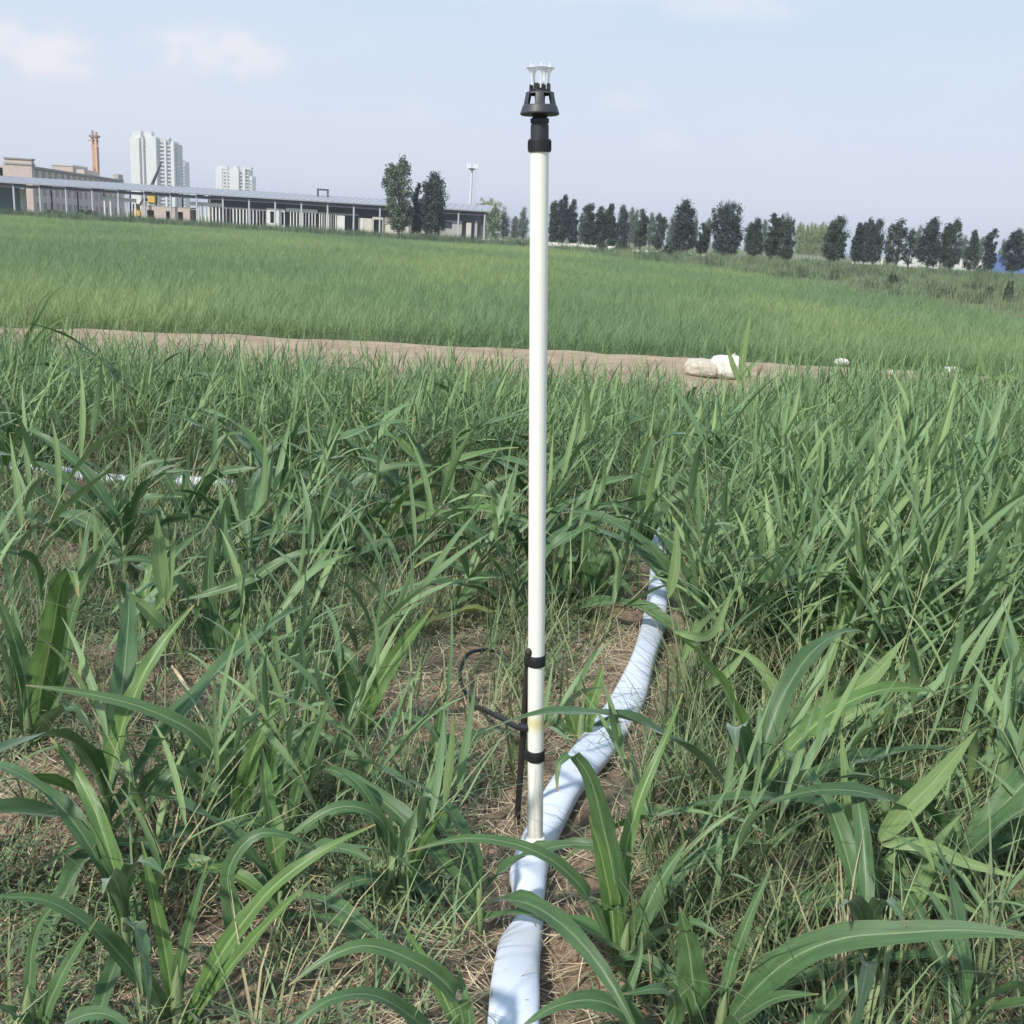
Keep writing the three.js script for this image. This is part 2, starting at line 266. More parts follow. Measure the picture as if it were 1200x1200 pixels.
function wallWithHoles(w, h, holes, t = 0.35) {
  const sh = new THREE.Shape([[0, 0], [w, 0], [w, h], [0, h]].map((q) => new THREE.Vector2(...q)));
  for (const [a, b, c, d] of holes) sh.holes.push(new THREE.Path([[a, b], [a, d], [c, d], [c, b]].map((z) => new THREE.Vector2(...z))));
  const g = new THREE.ExtrudeGeometry(sh, { depth: t, bevelEnabled: false }); g.translate(0, 0, -t); return g;
}
{ // brick building behind the shed's left end
  const A = V(X(42, 207), 0, -207), B = V(X(144, 262), 0, -262), b = thing('brick_building', 'unfinished pinkish brick building with rows of open windows behind the shed', 'building', A);
  const h = Y(42, 195, 207), L = A.distanceTo(B), yaw = -Math.atan2(B.z - A.z, B.x - A.x);
  const holes = [], n = 16;
  for (let k = 0; k < n; k++) for (const dx of [0.28, 0.56]) for (const [y0, y1] of [[6.3, 8.1], [3.4, 5.0], [0.5, 2.1]]) holes.push([(k + dx - 0.09) * L / n, y0, (k + dx + 0.09) * L / n, y1]);
  const side = part('side_wall', wallWithHoles(L, h - 0.4, holes), brickMat, b, V(0, 0, 0), [0, yaw, 0]);
  part('cornice', box(L + 0.4, 0.4, 0.7, L / 2, h - 0.2, -0.1), concrete, side);
  part('floor_band', box(L, 0.25, 0.12, L / 2, 5.7, 0.04), concrete, side);
  const W = A.x - X(-70, 207), hf = Y(42, 188, 207);
  const front = part('front_wall', wallWithHoles(W, h, [[W - 7.4, 6.2, W - 6.0, 8.2], [W - 7.4, 3.4, W - 6.0, 4.2], [W - 12, 6.2, W - 10.6, 8.2], [W - 12, 2.4, W - 10.6, 4.2]]), paleBrick, b, V(-W, 0, 0.02));
  part('stair_block', box(5.2, hf, 1.2, W - 2.55, hf / 2, 0.3), paleBrick, front); part('block_cornice', box(5.5, 0.3, 1.5, W - 2.55, hf - 0.85, 0.3), concrete, front);
  part('block_cap', box(5.5, 0.25, 1.6, W - 2.55, hf + 0.12, 0.3), concrete, front);
  part('far_wall', box(W, h - 0.5, 0.35, -W / 2 + (B.x - A.x), (h - 0.5) / 2, B.z - A.z), brickMat, b); part('left_wall', box(L, h - 0.5, 0.35).translate(L / 2, (h - 0.5) / 2, 0), brickMat, b, V(-W, 0, 0), [0, yaw, 0]); part('upper_floor', (() => { const sh = new THREE.Shape([[0, 0], [B.x - A.x, -(B.z - A.z)], [B.x - A.x - W, -(B.z - A.z)], [-W, 0]].map((q) => new THREE.Vector2(...q))); const g = new THREE.ExtrudeGeometry(sh, { depth: 0.2, bevelEnabled: false }); g.rotateX(-Math.PI / 2); g.translate(-0.4, 5.5, -0.6); return g; })(), concrete, b);
  part('roof', (() => { const sh = new THREE.Shape([[0, 0], [B.x - A.x, -(B.z - A.z)], [B.x - A.x - W, -(B.z - A.z)], [-W, 0]].map((q) => new THREE.Vector2(...q))); const g = new THREE.ExtrudeGeometry(sh, { depth: 0.2, bevelEnabled: false }); g.rotateX(-Math.PI / 2); g.translate(0, h - 0.65, -0.5); return g; })(), concrete, b);
  const u = thing('rooftop_block', 'pale brick rooftop block rising over the long brick building', 'building', V(X(90, 280), 0, -280));
  const hw = X(108, 280) - X(72, 280), ht = Y(90, 196, 280); part('wall', box(hw * 0.68, ht, 9, -hw * 0.16, ht / 2, 0), paleBrick, u); part('side_wing', box(hw * 0.32, ht - 0.6, 9, hw * 0.34, ht / 2 - 0.3, -0.6), brickMat, u); part('parapet', box(hw * 0.7, 0.35, 9.3, -hw * 0.16, ht + 0.17, 0), creamWall, u);
  const e = thing('end_house', 'low cream block at the far end of the brick building', 'building', V(X(131, 285), 0, -285)); const ew = X(141, 285) - X(120, 285), eh = Y(131, 209, 285); part('wall', box(ew, eh, 6, 0, eh / 2, 0), creamWall, e); part('stair_head', box(ew * 0.3, 1.4, 3, ew * 0.42, eh + 0.4, 0), greyWall, e);
}
{ // orange lattice mast
  const D = 310, x = X(114.5, D), h = Y(114.5, 160, D), w = 0.6, t = thing('hoist_mast', 'orange lattice hoist mast rising behind the brick building', 'mast', V(x, 0, -D));
  for (const [a, b] of [[-1, -1], [1, -1], [1, 1], [-1, 1]]) part('mast_leg', box(0.34, h, 0.34, a * w, h / 2, b * w), orange, t);
  const br = []; for (let y = 0; y < h - 2; y += 2) for (const s of [-1, 1]) { br.push(bar(V(-w, y, s * w), V(w, y + 2, s * w), 0.12, 5), bar(V(w, y, s * w), V(-w, y + 2, s * w), 0.1, 5), bar(V(s * w, y, -w), V(s * w, y + 2, w), 0.12, 5)); } part('bracing', br, orange, t);
  part('cage', box(1.5, h * 0.26, 1.4, 0.1, h * 0.74, 0), std(lin(0.50, 0.32, 0.24), 0.7), t); part('mast_head', mergeGeometries([box(2.4, 0.5, 2.4, 0, h, 0), box(0.4, 1.6, 0.4, -0.5, h + 0.8, 0), box(0.4, 1.2, 0.4, 0.6, h + 0.6, 0), box(3, 0.25, 0.4, -0.3, h - 1.2, 0)]), std(lin(0.3, 0.19, 0.14), 0.7), t);
}
// white high-rises: slabs with grooves, balcony stacks and windows
function tower(label, D, slabs, roofs) {
  const mid = (slabs[0][0] + slabs[slabs.length - 1][1]) / 2, t = thing('tower_block', label, 'tower', V(X(mid, D), 0, -D));
  for (const [a, b, top, m, back, kind] of slabs) {
    const xa = X(a, D) - t.position.x, xb = X(b, D) - t.position.x, h = Y((a + b) / 2, top, D), w = xb - xa, d = 14;
    const wl = part(kind === 'balcony' ? 'balcony_stack' : kind === 'groove' ? 'recess' : 'wall', box(w, h, d, (xa + xb) / 2, h / 2, -d / 2 - back), m, t);
    const wins = [], sills = [];
    if (kind) for (let y = 4; y < h - 3; y += 3) {
      if (kind === 'balcony') { sills.push(box(w * 0.92, 1.15, 1.1, (xa + xb) / 2, y, 0.5 - back)); wins.push(box(w * 0.72, 1.5, 0.1, (xa + xb) / 2, y + 1.45, 0.06 - back)); }
      else if (kind === 'windows') wins.push(box(w * 0.5, 1.5, 0.12, (xa + xb) / 2, y + 1, 0.05 - back));
      else if (kind === 'groove') wins.push(box(w * 0.6, 1.4, 0.1, (xa + xb) / 2, y + 1, 0.06 - back));
    }
    if (wins.length) part('window', wins, towerGlass, wl).userData.kind = 'stuff';
    if (sills.length) part('balcony', sills, whiteWall, wl).userData.kind = 'stuff';
  }
  for (const [a, b, top, low] of roofs) { const xa = X(a, D) - t.position.x, xb = X(b, D) - t.position.x, h1 = Y((a + b) / 2, top, D), h0 = Y((a + b) / 2, low, D); part('roof_house', box(xb - xa, h1 - h0, 7, (xa + xb) / 2, (h0 + h1) / 2, -6), whiteWall, t); }
}
const towerGlass = std(lin(0.22, 0.24, 0.25), 0.2), tw = plaster(0.95, 0.95, 0.89), ts = plaster(0.72, 0.72, 0.70), tg = plaster(0.60, 0.60, 0.58);
tower('tallest white high-rise with grooved front and grey balcony side', 880, [[155, 165.5, 161, tw, 0], [165.5, 168.5, 162, tg, 3, 'groove'], [168.5, 170, 161, tw, 0], [170, 173, 162, tg, 3, 'groove'], [173, 185, 160, tw, 0], [185, 187, 162, tg, 3], [187, 193, 162, ts, 4, 'balcony'], [193, 195, 163, tw, 3], [195, 200, 164, ts, 5, 'balcony'], [200, 203.5, 165, tw, 4], [203.5, 205.5, 168, tg, 8, 'windows']], [[157, 167, 153, 161], [170, 179, 153.5, 160], [197, 199, 161, 164]]);
tower('grey high-rise half hidden behind the tallest white tower', 1100, [[205, 208, 192, tw, 0], [208, 211, 190, ts, 2, 'balcony'], [211, 213, 190, tw, 1], [213, 217, 189, ts, 3, 'balcony']], [[209, 215, 187, 190]]);
tower('lower cream high-rise standing alone behind the middle of the shed', 1000, [[253.5, 261, 197, tw, 0], [261, 267, 199, tw, 0.5, 'windows'], [267, 270, 200, tw, 1, 'windows'], [270, 280, 198, tw, 0.4], [280, 284, 198, ts, 3, 'balcony'], [284, 287, 197, tw, 2], [287, 291, 199, ts, 4, 'balcony'], [291, 294.5, 206, tw, 4, 'windows']], [[255, 266, 194, 198], [273, 278, 194.5, 198], [284, 294, 195.5, 198.5]]);
{ // mobile crane behind the shed and a yellow digger under it
  const D = 214, o = V(X(177, D), 0, -D), c = thing('mobile_crane', 'dark crane with its thin boom raised before the tall white tower', 'crane', o);
  const p0 = V(X(172, D) - o.x, Y(172, 226, D) - 0.4, 0), p1 = V(X(191.5, D) - o.x, Y(191.5, 189, D), 0);
  const br = [bar(p0, p1, 0.13), bar(p0.clone().add(V(0.5, -0.2, 0.4)), p1, 0.1), bar(p0.clone().add(V(0.5, -0.2, -0.4)), p1, 0.1)]; for (let k = 0; k < 14; k++) br.push(bar(p0.clone().lerp(p1, k / 14), p0.clone().lerp(p1, (k + 0.8) / 14).add(V(0.45 * (1 - k / 14), -0.2, 0)), 0.06, 4)); part('boom', br, darkSteel, c);
  part('cab', new RoundedBoxGeometry(1.6, 2.0, 2, 2, 0.15), yellow, c, V(0.4, p0.y - 0.5, 0)); part('chassis', box(6.5, 1.0, 2.4, 0.6, 1.2, 0), darkSteel, c); part('turret', box(1.2, p0.y - 1.9, 1.4, 0.4, (p0.y - 1.9) / 2 + 1.6, 0), greySteel, c); part('counter_jib', box(3.2, 0.3, 0.8, 1.9, p0.y + 0.5, 0), darkSteel, c);
  for (const x of [-1.6, 0.2, 2.2]) for (const z of [-1.1, 1.1]) { const g = new THREE.CylinderGeometry(0.55, 0.55, 0.4, 16); g.rotateX(Math.PI / 2); part('wheel', g, blackPlastic, c, V(x, 0.56, z)); }
  const E = 183, q = V(X(163, E), 0, -E), d = thing('yellow_digger', 'yellow digger with raised arm under the shed roof', 'digger', q);
  for (const z of [-0.9, 0.9]) part('track', new RoundedBoxGeometry(2.8, 0.7, 0.5, 2, 0.3), darkSteel, d, V(0, 0.37, z)); part('body', new RoundedBoxGeometry(2.2, 0.9, 1.8, 2, 0.15), yellow, d, V(0.2, 1.2, 0)); const cab = part('cab', new RoundedBoxGeometry(1.0, 1.2, 0.9, 2, 0.1), yellow, d, V(-0.3, 2.2, 0.4)); part('window', box(0.7, 0.6, 0.92), darkGlass, cab, V(0, 0.15, 0));
  part('arm', [bar(V(-0.7, 1.5, -0.3), V(0.4, 3.2, -0.3), 0.16), bar(V(0.4, 3.2, -0.3), V(0.95, 3.75, -0.3), 0.13)], yellow, d); part('bucket', box(0.6, 0.5, 0.7, 1.0, 3.6, -0.3), darkSteel, d);
}
{ // telecom mast
  const D = 240, a = V(X(549.5, D), 0, -D), top = P(554, 198, D), t = thing('telecom_mast', 'tall pale mast with a white crown behind the shed end', 'mast', a), h = top.y;
  const lean = Math.atan2(top.x - a.x, h) * 0.25; t.rotation.z = -lean;
  part('pole', new THREE.CylinderGeometry(0.24, 0.36, h, 14).translate(0, h / 2, 0), std(lin(0.62, 0.64, 0.64), 0.5), t);
  part('platform', new THREE.CylinderGeometry(0.95, 0.4, 0.4, 16).translate(0, h - 0.1, 0), greySteel, t);
  for (let k = 0; k < 6; k++) { const q = k * Math.PI / 3; part('antenna', box(0.28, 1.0, 0.18, Math.cos(q) * 1.05, h + 0.55, Math.sin(q) * 1.05), whitePlastic, t); }
  part('ladder', [box(0.06, h - 1, 0.06, 0.7, h / 2, 0.2), box(0.06, h - 1, 0.06, 0.95, h / 2, 0.2)], greySteel, t);
}
{ // low white wall, blue hoarding and rubble at the right and by the shed
  const D = 190;
  const wall = (a, b, hh, label, m = whiteWall) => { const x0 = X(a, D), x1 = X(b, D), t = thing('boundary_wall', label, 'wall', V((x0 + x1) / 2, 0, -D)); part('wall_body', box(x1 - x0, hh, 0.3, 0, hh / 2, 0), m, t); part('coping', box(x1 - x0 + 0.1, 0.12, 0.42, 0, hh + 0.06, 0), m, t); };
  wall(1000, 1035, 1.5, 'low white wall seen below a group of dark trees left of the widest pair', whiteWall);
  wall(1050, 1100, 1.7, 'low white wall showing between the trunks of the widest dark trees');
  wall(1118, 1162, 1.9, 'low white wall beside the blue hoarding');
  const x0 = X(1162, 188), x1 = X(1230, 188), t = thing('blue_hoarding', 'blue metal hoarding behind the last dark tree', 'hoarding', V(x0, 0, -188)); const blue = std(lin(0.12, 0.18, 0.42), 0.5);
  for (let k = 0; k < 10; k++) part('panel', box((x1 - x0) / 10 - 0.05, 3.0, 0.08, (x1 - x0) * (k + 0.5) / 10, 1.5, 0.02 * (k % 2)), blue, t); for (let k = 0; k <= 5; k++) part('post', box(0.1, 3.2, 0.1, (x1 - x0) * k / 5, 1.6, -0.15), greySteel, t);
  const r = rng(77), list = [], cols = [];
  const spread = (a, b, d0, d1, n, s) => { for (let k = 0; k < n; k++) { const d = lerp(d0, d1, r()), px = lerp(a, b, r()), q = s * (0.4 + r()); list.push(mat4(V(X(px, d), q * 0.2, -d), r() * 3, r() * 6, r() * 3, V(q, q * 0.7, q))); const c = 0.5 + 0.4 * r(); cols.push(lin(c, c * 0.97, c * 0.9)); } };
  spread(395, 510, 175, 179, 90, 0.45); spread(565, 640, 170, 178, 170, 0.6); spread(640, 720, 165, 185, 190, 0.6); spread(720, 830, 150, 160, 60, 0.4); spread(130, 260, 176, 179, 30, 0.5);
  const g = new THREE.IcosahedronGeometry(0.6, 1), p = g.attributes.position; for (let i = 0; i < p.count; i++) { const k = 1 + 0.35 * n3(p.getX(i) * 2, p.getY(i) * 2, p.getZ(i) * 2); p.setXYZ(i, p.getX(i) * k, p.getY(i) * k, p.getZ(i) * k); } g.computeVertexNormals();
  stuff('rubble', g, std(lin(0.85, 0.84, 0.8), 0.95), list, 'pale rubble heaped along the shed base and field edge', 'rubble', cols);
}

// ---------------------------------------------------------------- trees
function crown(type, seed) {   // unit height, foot of the trunk at the origin
  const r = rng(seed), leaves = new Acc(), wood = new Acc();
  const R = { poplar: 0.125, broad: 0.23, boxy: 0.34, sparse: 0.13, cone: 0.26, round: 0.42, pale: 0.17 }[type], low = { poplar: 0.11, broad: 0.13, boxy: 0.09, sparse: 0.14, cone: 0.09, round: 0.06, pale: 0.16 }[type];
  const env = (y) => { const t = clamp((y - low) / (1 - low), 0, 1); if (type === 'boxy') return R * Math.pow(Math.max(0, 1 - Math.pow(Math.abs(t * 2 - 0.95), 5)), 0.5); if (type === 'cone') return R * Math.pow(1 - t, 0.75) * smoothstep(t, -0.15, 0.2); if (type === 'round') return R * Math.sqrt(Math.max(0, 1 - Math.pow(t * 1.6 - 0.6, 2))); return R * Math.pow(Math.sin(Math.PI * Math.pow(t * 0.93 + 0.07, 0.72)), 0.62) * (1 - 0.2 * t); };
  wood.tube([V(0, -0.02, 0), V(0.004, 0.2, 0), V(-0.004, 0.5, 0.004), V(0, 0.92, 0)], (t) => 0.016 * (1 - 0.85 * t) + (t < 0.1 ? 0.006 : 0), 7);
  const spires = []; const ns = type === 'boxy' ? 9 : type === 'broad' ? 6 : type === 'poplar' ? 3 : type === 'round' ? 7 : type === 'cone' ? 1 : 4;
  for (let k = 0; k < ns; k++) { const a = r() * 6.28, q = Math.sqrt(r()) * R * 0.72; spires.push([Math.cos(a) * q, Math.sin(a) * q, type === 'cone' ? 1 : 0.80 + 0.2 * r() - q * (type === 'round' ? 0.5 : 0.2)]); }
  spires[0] = [0, 0, 1];
  const nc = { poplar: 150, broad: 190, boxy: 260, sparse: 105, cone: 190, round: 260, pale: 130 }[type], per = type === 'sparse' ? 26 : type === 'pale' ? 38 : 64;
  for (let k = 0; k < nc; k++) {
    const sp = spires[Math.floor(r() * spires.length)], y = low + (sp[2] - low) * Math.pow(r(), 0.9), a = r() * 6.28;
    const f = 1 - 0.9 * Math.pow(y, 2), e = env(Math.min(0.985, y / sp[2])), rr = e * Math.pow(r(), 0.4) * (spires.length > 1 ? 0.8 : 1), pull = smoothstep(y, 0.3, 0.8) * 0.9;
    const c = V(sp[0] * pull + Math.cos(a) * rr, y, sp[1] * pull + Math.sin(a) * rr);
    if (k % 4 === 0) wood.tube([V(0, Math.max(low * 0.6, y - 0.16 - r() * 0.1), 0), V(c.x * 0.5, y - 0.07, c.z * 0.5), c], (t) => 0.0045 * (1 - 0.75 * t), 4);
    const cr = (0.022 + 0.03 * r()) * (type === 'poplar' || type === 'sparse' ? 1.0 : 1.35);
    for (let q = 0; q < per; q++) {
      const d = V(r() + r() - 1, (r() + r() - 1) * 1.35, r() + r() - 1).multiplyScalar(cr * 1.15), s = 0.0062 + 0.005 * r(), n = V(r() - 0.5, r() - 0.35, r() - 0.5).normalize(), x = n.clone().cross(V(r() - 0.5, r(), r() - 0.5)).normalize(), yv = n.clone().cross(x);
      leaves.quad(c.clone().add(d), x.multiplyScalar(s), yv.multiplyScalar(s * 0.75));
    }
  }
  return { leaves: leaves.geo(), wood: wood.geo() };
}
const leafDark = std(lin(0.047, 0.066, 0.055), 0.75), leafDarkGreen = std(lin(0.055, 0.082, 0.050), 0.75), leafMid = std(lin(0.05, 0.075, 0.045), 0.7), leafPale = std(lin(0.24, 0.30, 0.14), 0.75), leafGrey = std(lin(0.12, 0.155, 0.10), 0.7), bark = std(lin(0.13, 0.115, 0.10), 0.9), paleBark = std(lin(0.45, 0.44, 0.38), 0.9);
const CROWN = {}; for (const [k, n] of [['poplar', 3], ['broad', 3], ['boxy', 2], ['sparse', 2], ['cone', 2], ['round', 1], ['pale', 2]]) CROWN[k] = Array.from({ length: n }, (_, i) => crown(k, 900 + i * 17 + k.length * 131 + k.charCodeAt(0)));
const RAD = { poplar: 0.135, broad: 0.26, boxy: 0.36, sparse: 0.14, cone: 0.26, round: 0.43, pale: 0.19 };
const ORD = ['first', 'second', 'third', 'fourth', 'fifth', 'sixth', 'seventh', 'eighth', 'ninth', 'tenth', 'eleventh', 'twelfth', 'thirteenth', 'fourteenth', 'fifteenth', 'sixteenth', 'seventeenth', 'eighteenth', 'nineteenth', 'twentieth', 'twenty-first', 'twenty-second', 'twenty-third', 'twenty-fourth', 'twenty-fifth', 'twenty-sixth'];
let treeNo = 0;
function tree(px, topY, wpx, d, type, m, label, group, bk = bark) {
  const v = CROWN[type][treeNo % CROWN[type].length], h = P(px, topY, d).y, w = wpx * d / FOCAL, o = thing(type === 'poplar' || type === 'sparse' || type === 'pale' ? 'poplar_tree' : 'tree', label, 'tree', V(X(px, d), 0, -d), group);
  const xz = (w / 2) / RAD[type]; o.scale.set(xz, h, xz); o.rotation.y = treeNo * 2.3; treeNo++;
  part('trunk', v.wood, bk, o); part('crown', v.leaves, m, o); return o;
}
// beside the shed
tree(467.5, 187, 43, 166, 'broad', leafGrey, 'tall grey-green tree before the shed, left of its darker partner');
tree(506, 204, 42, 168, 'broad', leafDark, 'dark bushy tree before the shed, right of the taller grey-green one');
tree(489, 216, 14, 168.5, 'poplar', leafDark, 'slim dark tree squeezed between the two bigger trees at the shed');
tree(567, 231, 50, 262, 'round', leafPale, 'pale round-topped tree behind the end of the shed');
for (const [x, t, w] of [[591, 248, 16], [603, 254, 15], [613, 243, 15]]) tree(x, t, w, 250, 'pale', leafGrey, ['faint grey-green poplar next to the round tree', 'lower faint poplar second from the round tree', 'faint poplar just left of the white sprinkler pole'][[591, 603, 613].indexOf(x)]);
// behind the field, from the pole towards the right: dark poplars and rounder trees
[[648, 237, 12, 'poplar', 'dark slim poplar closest to the right side of the sprinkler pole'], [659, 230, 15, 'poplar', 'dark poplar with the highest tip of the trio beside the pole'], [670, 236, 14, 'poplar', 'dark poplar third to the right from the pole'],
  [690, 240, 17, 'poplar', 'dark poplar after the first gap right of the pole'], [702, 243, 15, 'poplar', 'second dark poplar after the first gap right of the pole'], [714, 241, 16, 'poplar', 'middle dark poplar in the clump after the first gap'], [728, 242, 16, 'broad', 'broader dark poplar at the right side of that first clump'], [750, 246, 14, 'poplar', 'single dark poplar in front of a pale grove'], [771, 251, 17, 'broad', 'dark pointed tree between the lone poplar and the tall oval tree'],
  [800, 236, 30, 'broad', 'tall dark oval tree left of the square-topped one'], [822, 262, 14, 'poplar', 'short dark pointed tree touching the square-topped tree'], [850, 235, 35, 'boxy', 'large dark square-topped tree of the field edge'], [884, 257, 20, 'broad', 'duller green tree right of the square-topped tree'], [903, 251, 18, 'poplar', 'dark poplar left of the dense column beside the pale grove'], [918, 251, 24, 'boxy', 'dense dark column of trees left of the pale grove'],
  [978, 255, 30, 'broad', 'dark cone-shaped tree right of the pale grove'], [1003, 262, 14, 'poplar', 'narrow dark poplar right of the cone-shaped tree'], [1013, 257, 17, 'broad', 'fuller dark poplar second from the cone-shaped tree'], [1024, 258, 20, 'broad', 'dark tree at the right of the clump beside the cone-shaped tree'], [1041, 262, 14, 'sparse', 'thin sparse tree with sky showing through its crown'], [1051, 257, 18, 'sparse', 'taller sparse tree before the widest dark pair'], [1065, 268, 14, 'sparse', 'small wispy tree left of the widest dark pair'],
  [1088, 256, 30, 'broad', 'left tree of the widest dark pair'], [1113, 258, 25, 'broad', 'right tree of the widest dark pair'], [1137, 271, 18, 'cone', 'small dark pointed tree after the widest pair'], [1159, 269, 15, 'poplar', 'small dark pointed tree left of the blue hoarding'], [1187, 269, 30, 'broad', 'last dark tree, in front of the blue hoarding']]
  .forEach(([x, t, w, k, l]) => tree(x, t, w * 1.25, x < 780 ? 185 : x > 1120 ? 160 : 150, k, k === 'sparse' || x === 884 || x === 1137 ? leafMid : x % 3 === 0 ? leafDarkGreen : leafDark, l));
// paler poplars farther behind
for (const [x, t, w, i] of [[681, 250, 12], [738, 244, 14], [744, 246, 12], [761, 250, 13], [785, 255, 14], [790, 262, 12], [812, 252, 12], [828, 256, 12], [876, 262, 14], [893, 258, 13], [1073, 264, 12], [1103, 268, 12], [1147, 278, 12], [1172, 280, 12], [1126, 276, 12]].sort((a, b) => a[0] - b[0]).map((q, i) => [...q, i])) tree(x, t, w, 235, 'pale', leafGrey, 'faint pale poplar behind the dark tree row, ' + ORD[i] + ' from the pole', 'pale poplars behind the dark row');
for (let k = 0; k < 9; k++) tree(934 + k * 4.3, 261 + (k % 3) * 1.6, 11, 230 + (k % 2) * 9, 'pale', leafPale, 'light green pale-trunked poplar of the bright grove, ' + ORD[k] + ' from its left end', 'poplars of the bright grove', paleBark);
// shrubs on the far field edge
const bushGeo = [1, 2].map((s) => { const r = rng(s * 71), a = new Acc(); for (let k = 0; k < 900; k++) { const q = r() * 6.28, y = Math.pow(r(), 0.8), e = Math.sqrt(Math.max(0, 1 - y * y * 0.9)) * Math.pow(r(), 0.35) * (0.8 + 0.3 * Math.sin(q * 3 + s)); const n = V(r() - 0.5, r(), r() - 0.5).normalize(), x = n.clone().cross(V(r(), 0, r() - 0.5)).normalize(); a.quad(V(Math.cos(q) * e, y * (0.8 + 0.25 * Math.sin(q * 2 + 1)), Math.sin(q) * e), x.clone().multiplyScalar(0.07), n.cross(x).multiplyScalar(0.05)); } return a.geo(); });
const twig = bar(V(0, -0.05, 0), V(0, 0.6, 0), 0.04, 5, 0.015);
[[784, 287, 24, 130, 'dark clipped-looking bush below the tall oval tree'], [705, 283, 16, 140, 'dark low bush among the rubble heaps'], [752, 296, 9, 120, 'little round bush in the weedy strip right of the pole'], [823, 306, 8, 95, 'upright weed bush in the weedy strip under the short pointed tree'], [985, 318, 16, 70, 'dark bush in the weedy strip below the cone-shaped tree'], [1050, 325, 14, 62, 'dark low bush in the weedy strip below the sparse trees'], [1165, 336, 12, 48, 'bushy weed left of the tall weeds at the right edge'], [1188, 330, 12, 44, 'tall bushy weed at the right edge of the weedy strip'], [1152, 311, 20, 150, 'dark bush between the last two pointed trees'], [729, 282, 18, 150, 'small dark bush behind the rubble'], [60, 246, 34, 168, 'green bush before the left end of the shed'], [100, 246, 40, 170, 'wide green bush growing before the shed columns']]
  .forEach(([x, t, w, d, l], i) => { const o = thing('bush', l, 'bush', V(X(x, d), 0, -d)), s = w * d / FOCAL / 2; o.scale.set(s, Math.max(0.5, Y(x, t, d)), s); part('foliage', bushGeo[i % 2], i < 10 ? leafMid : leafGrey, o); part('stem', twig, bark, o); });

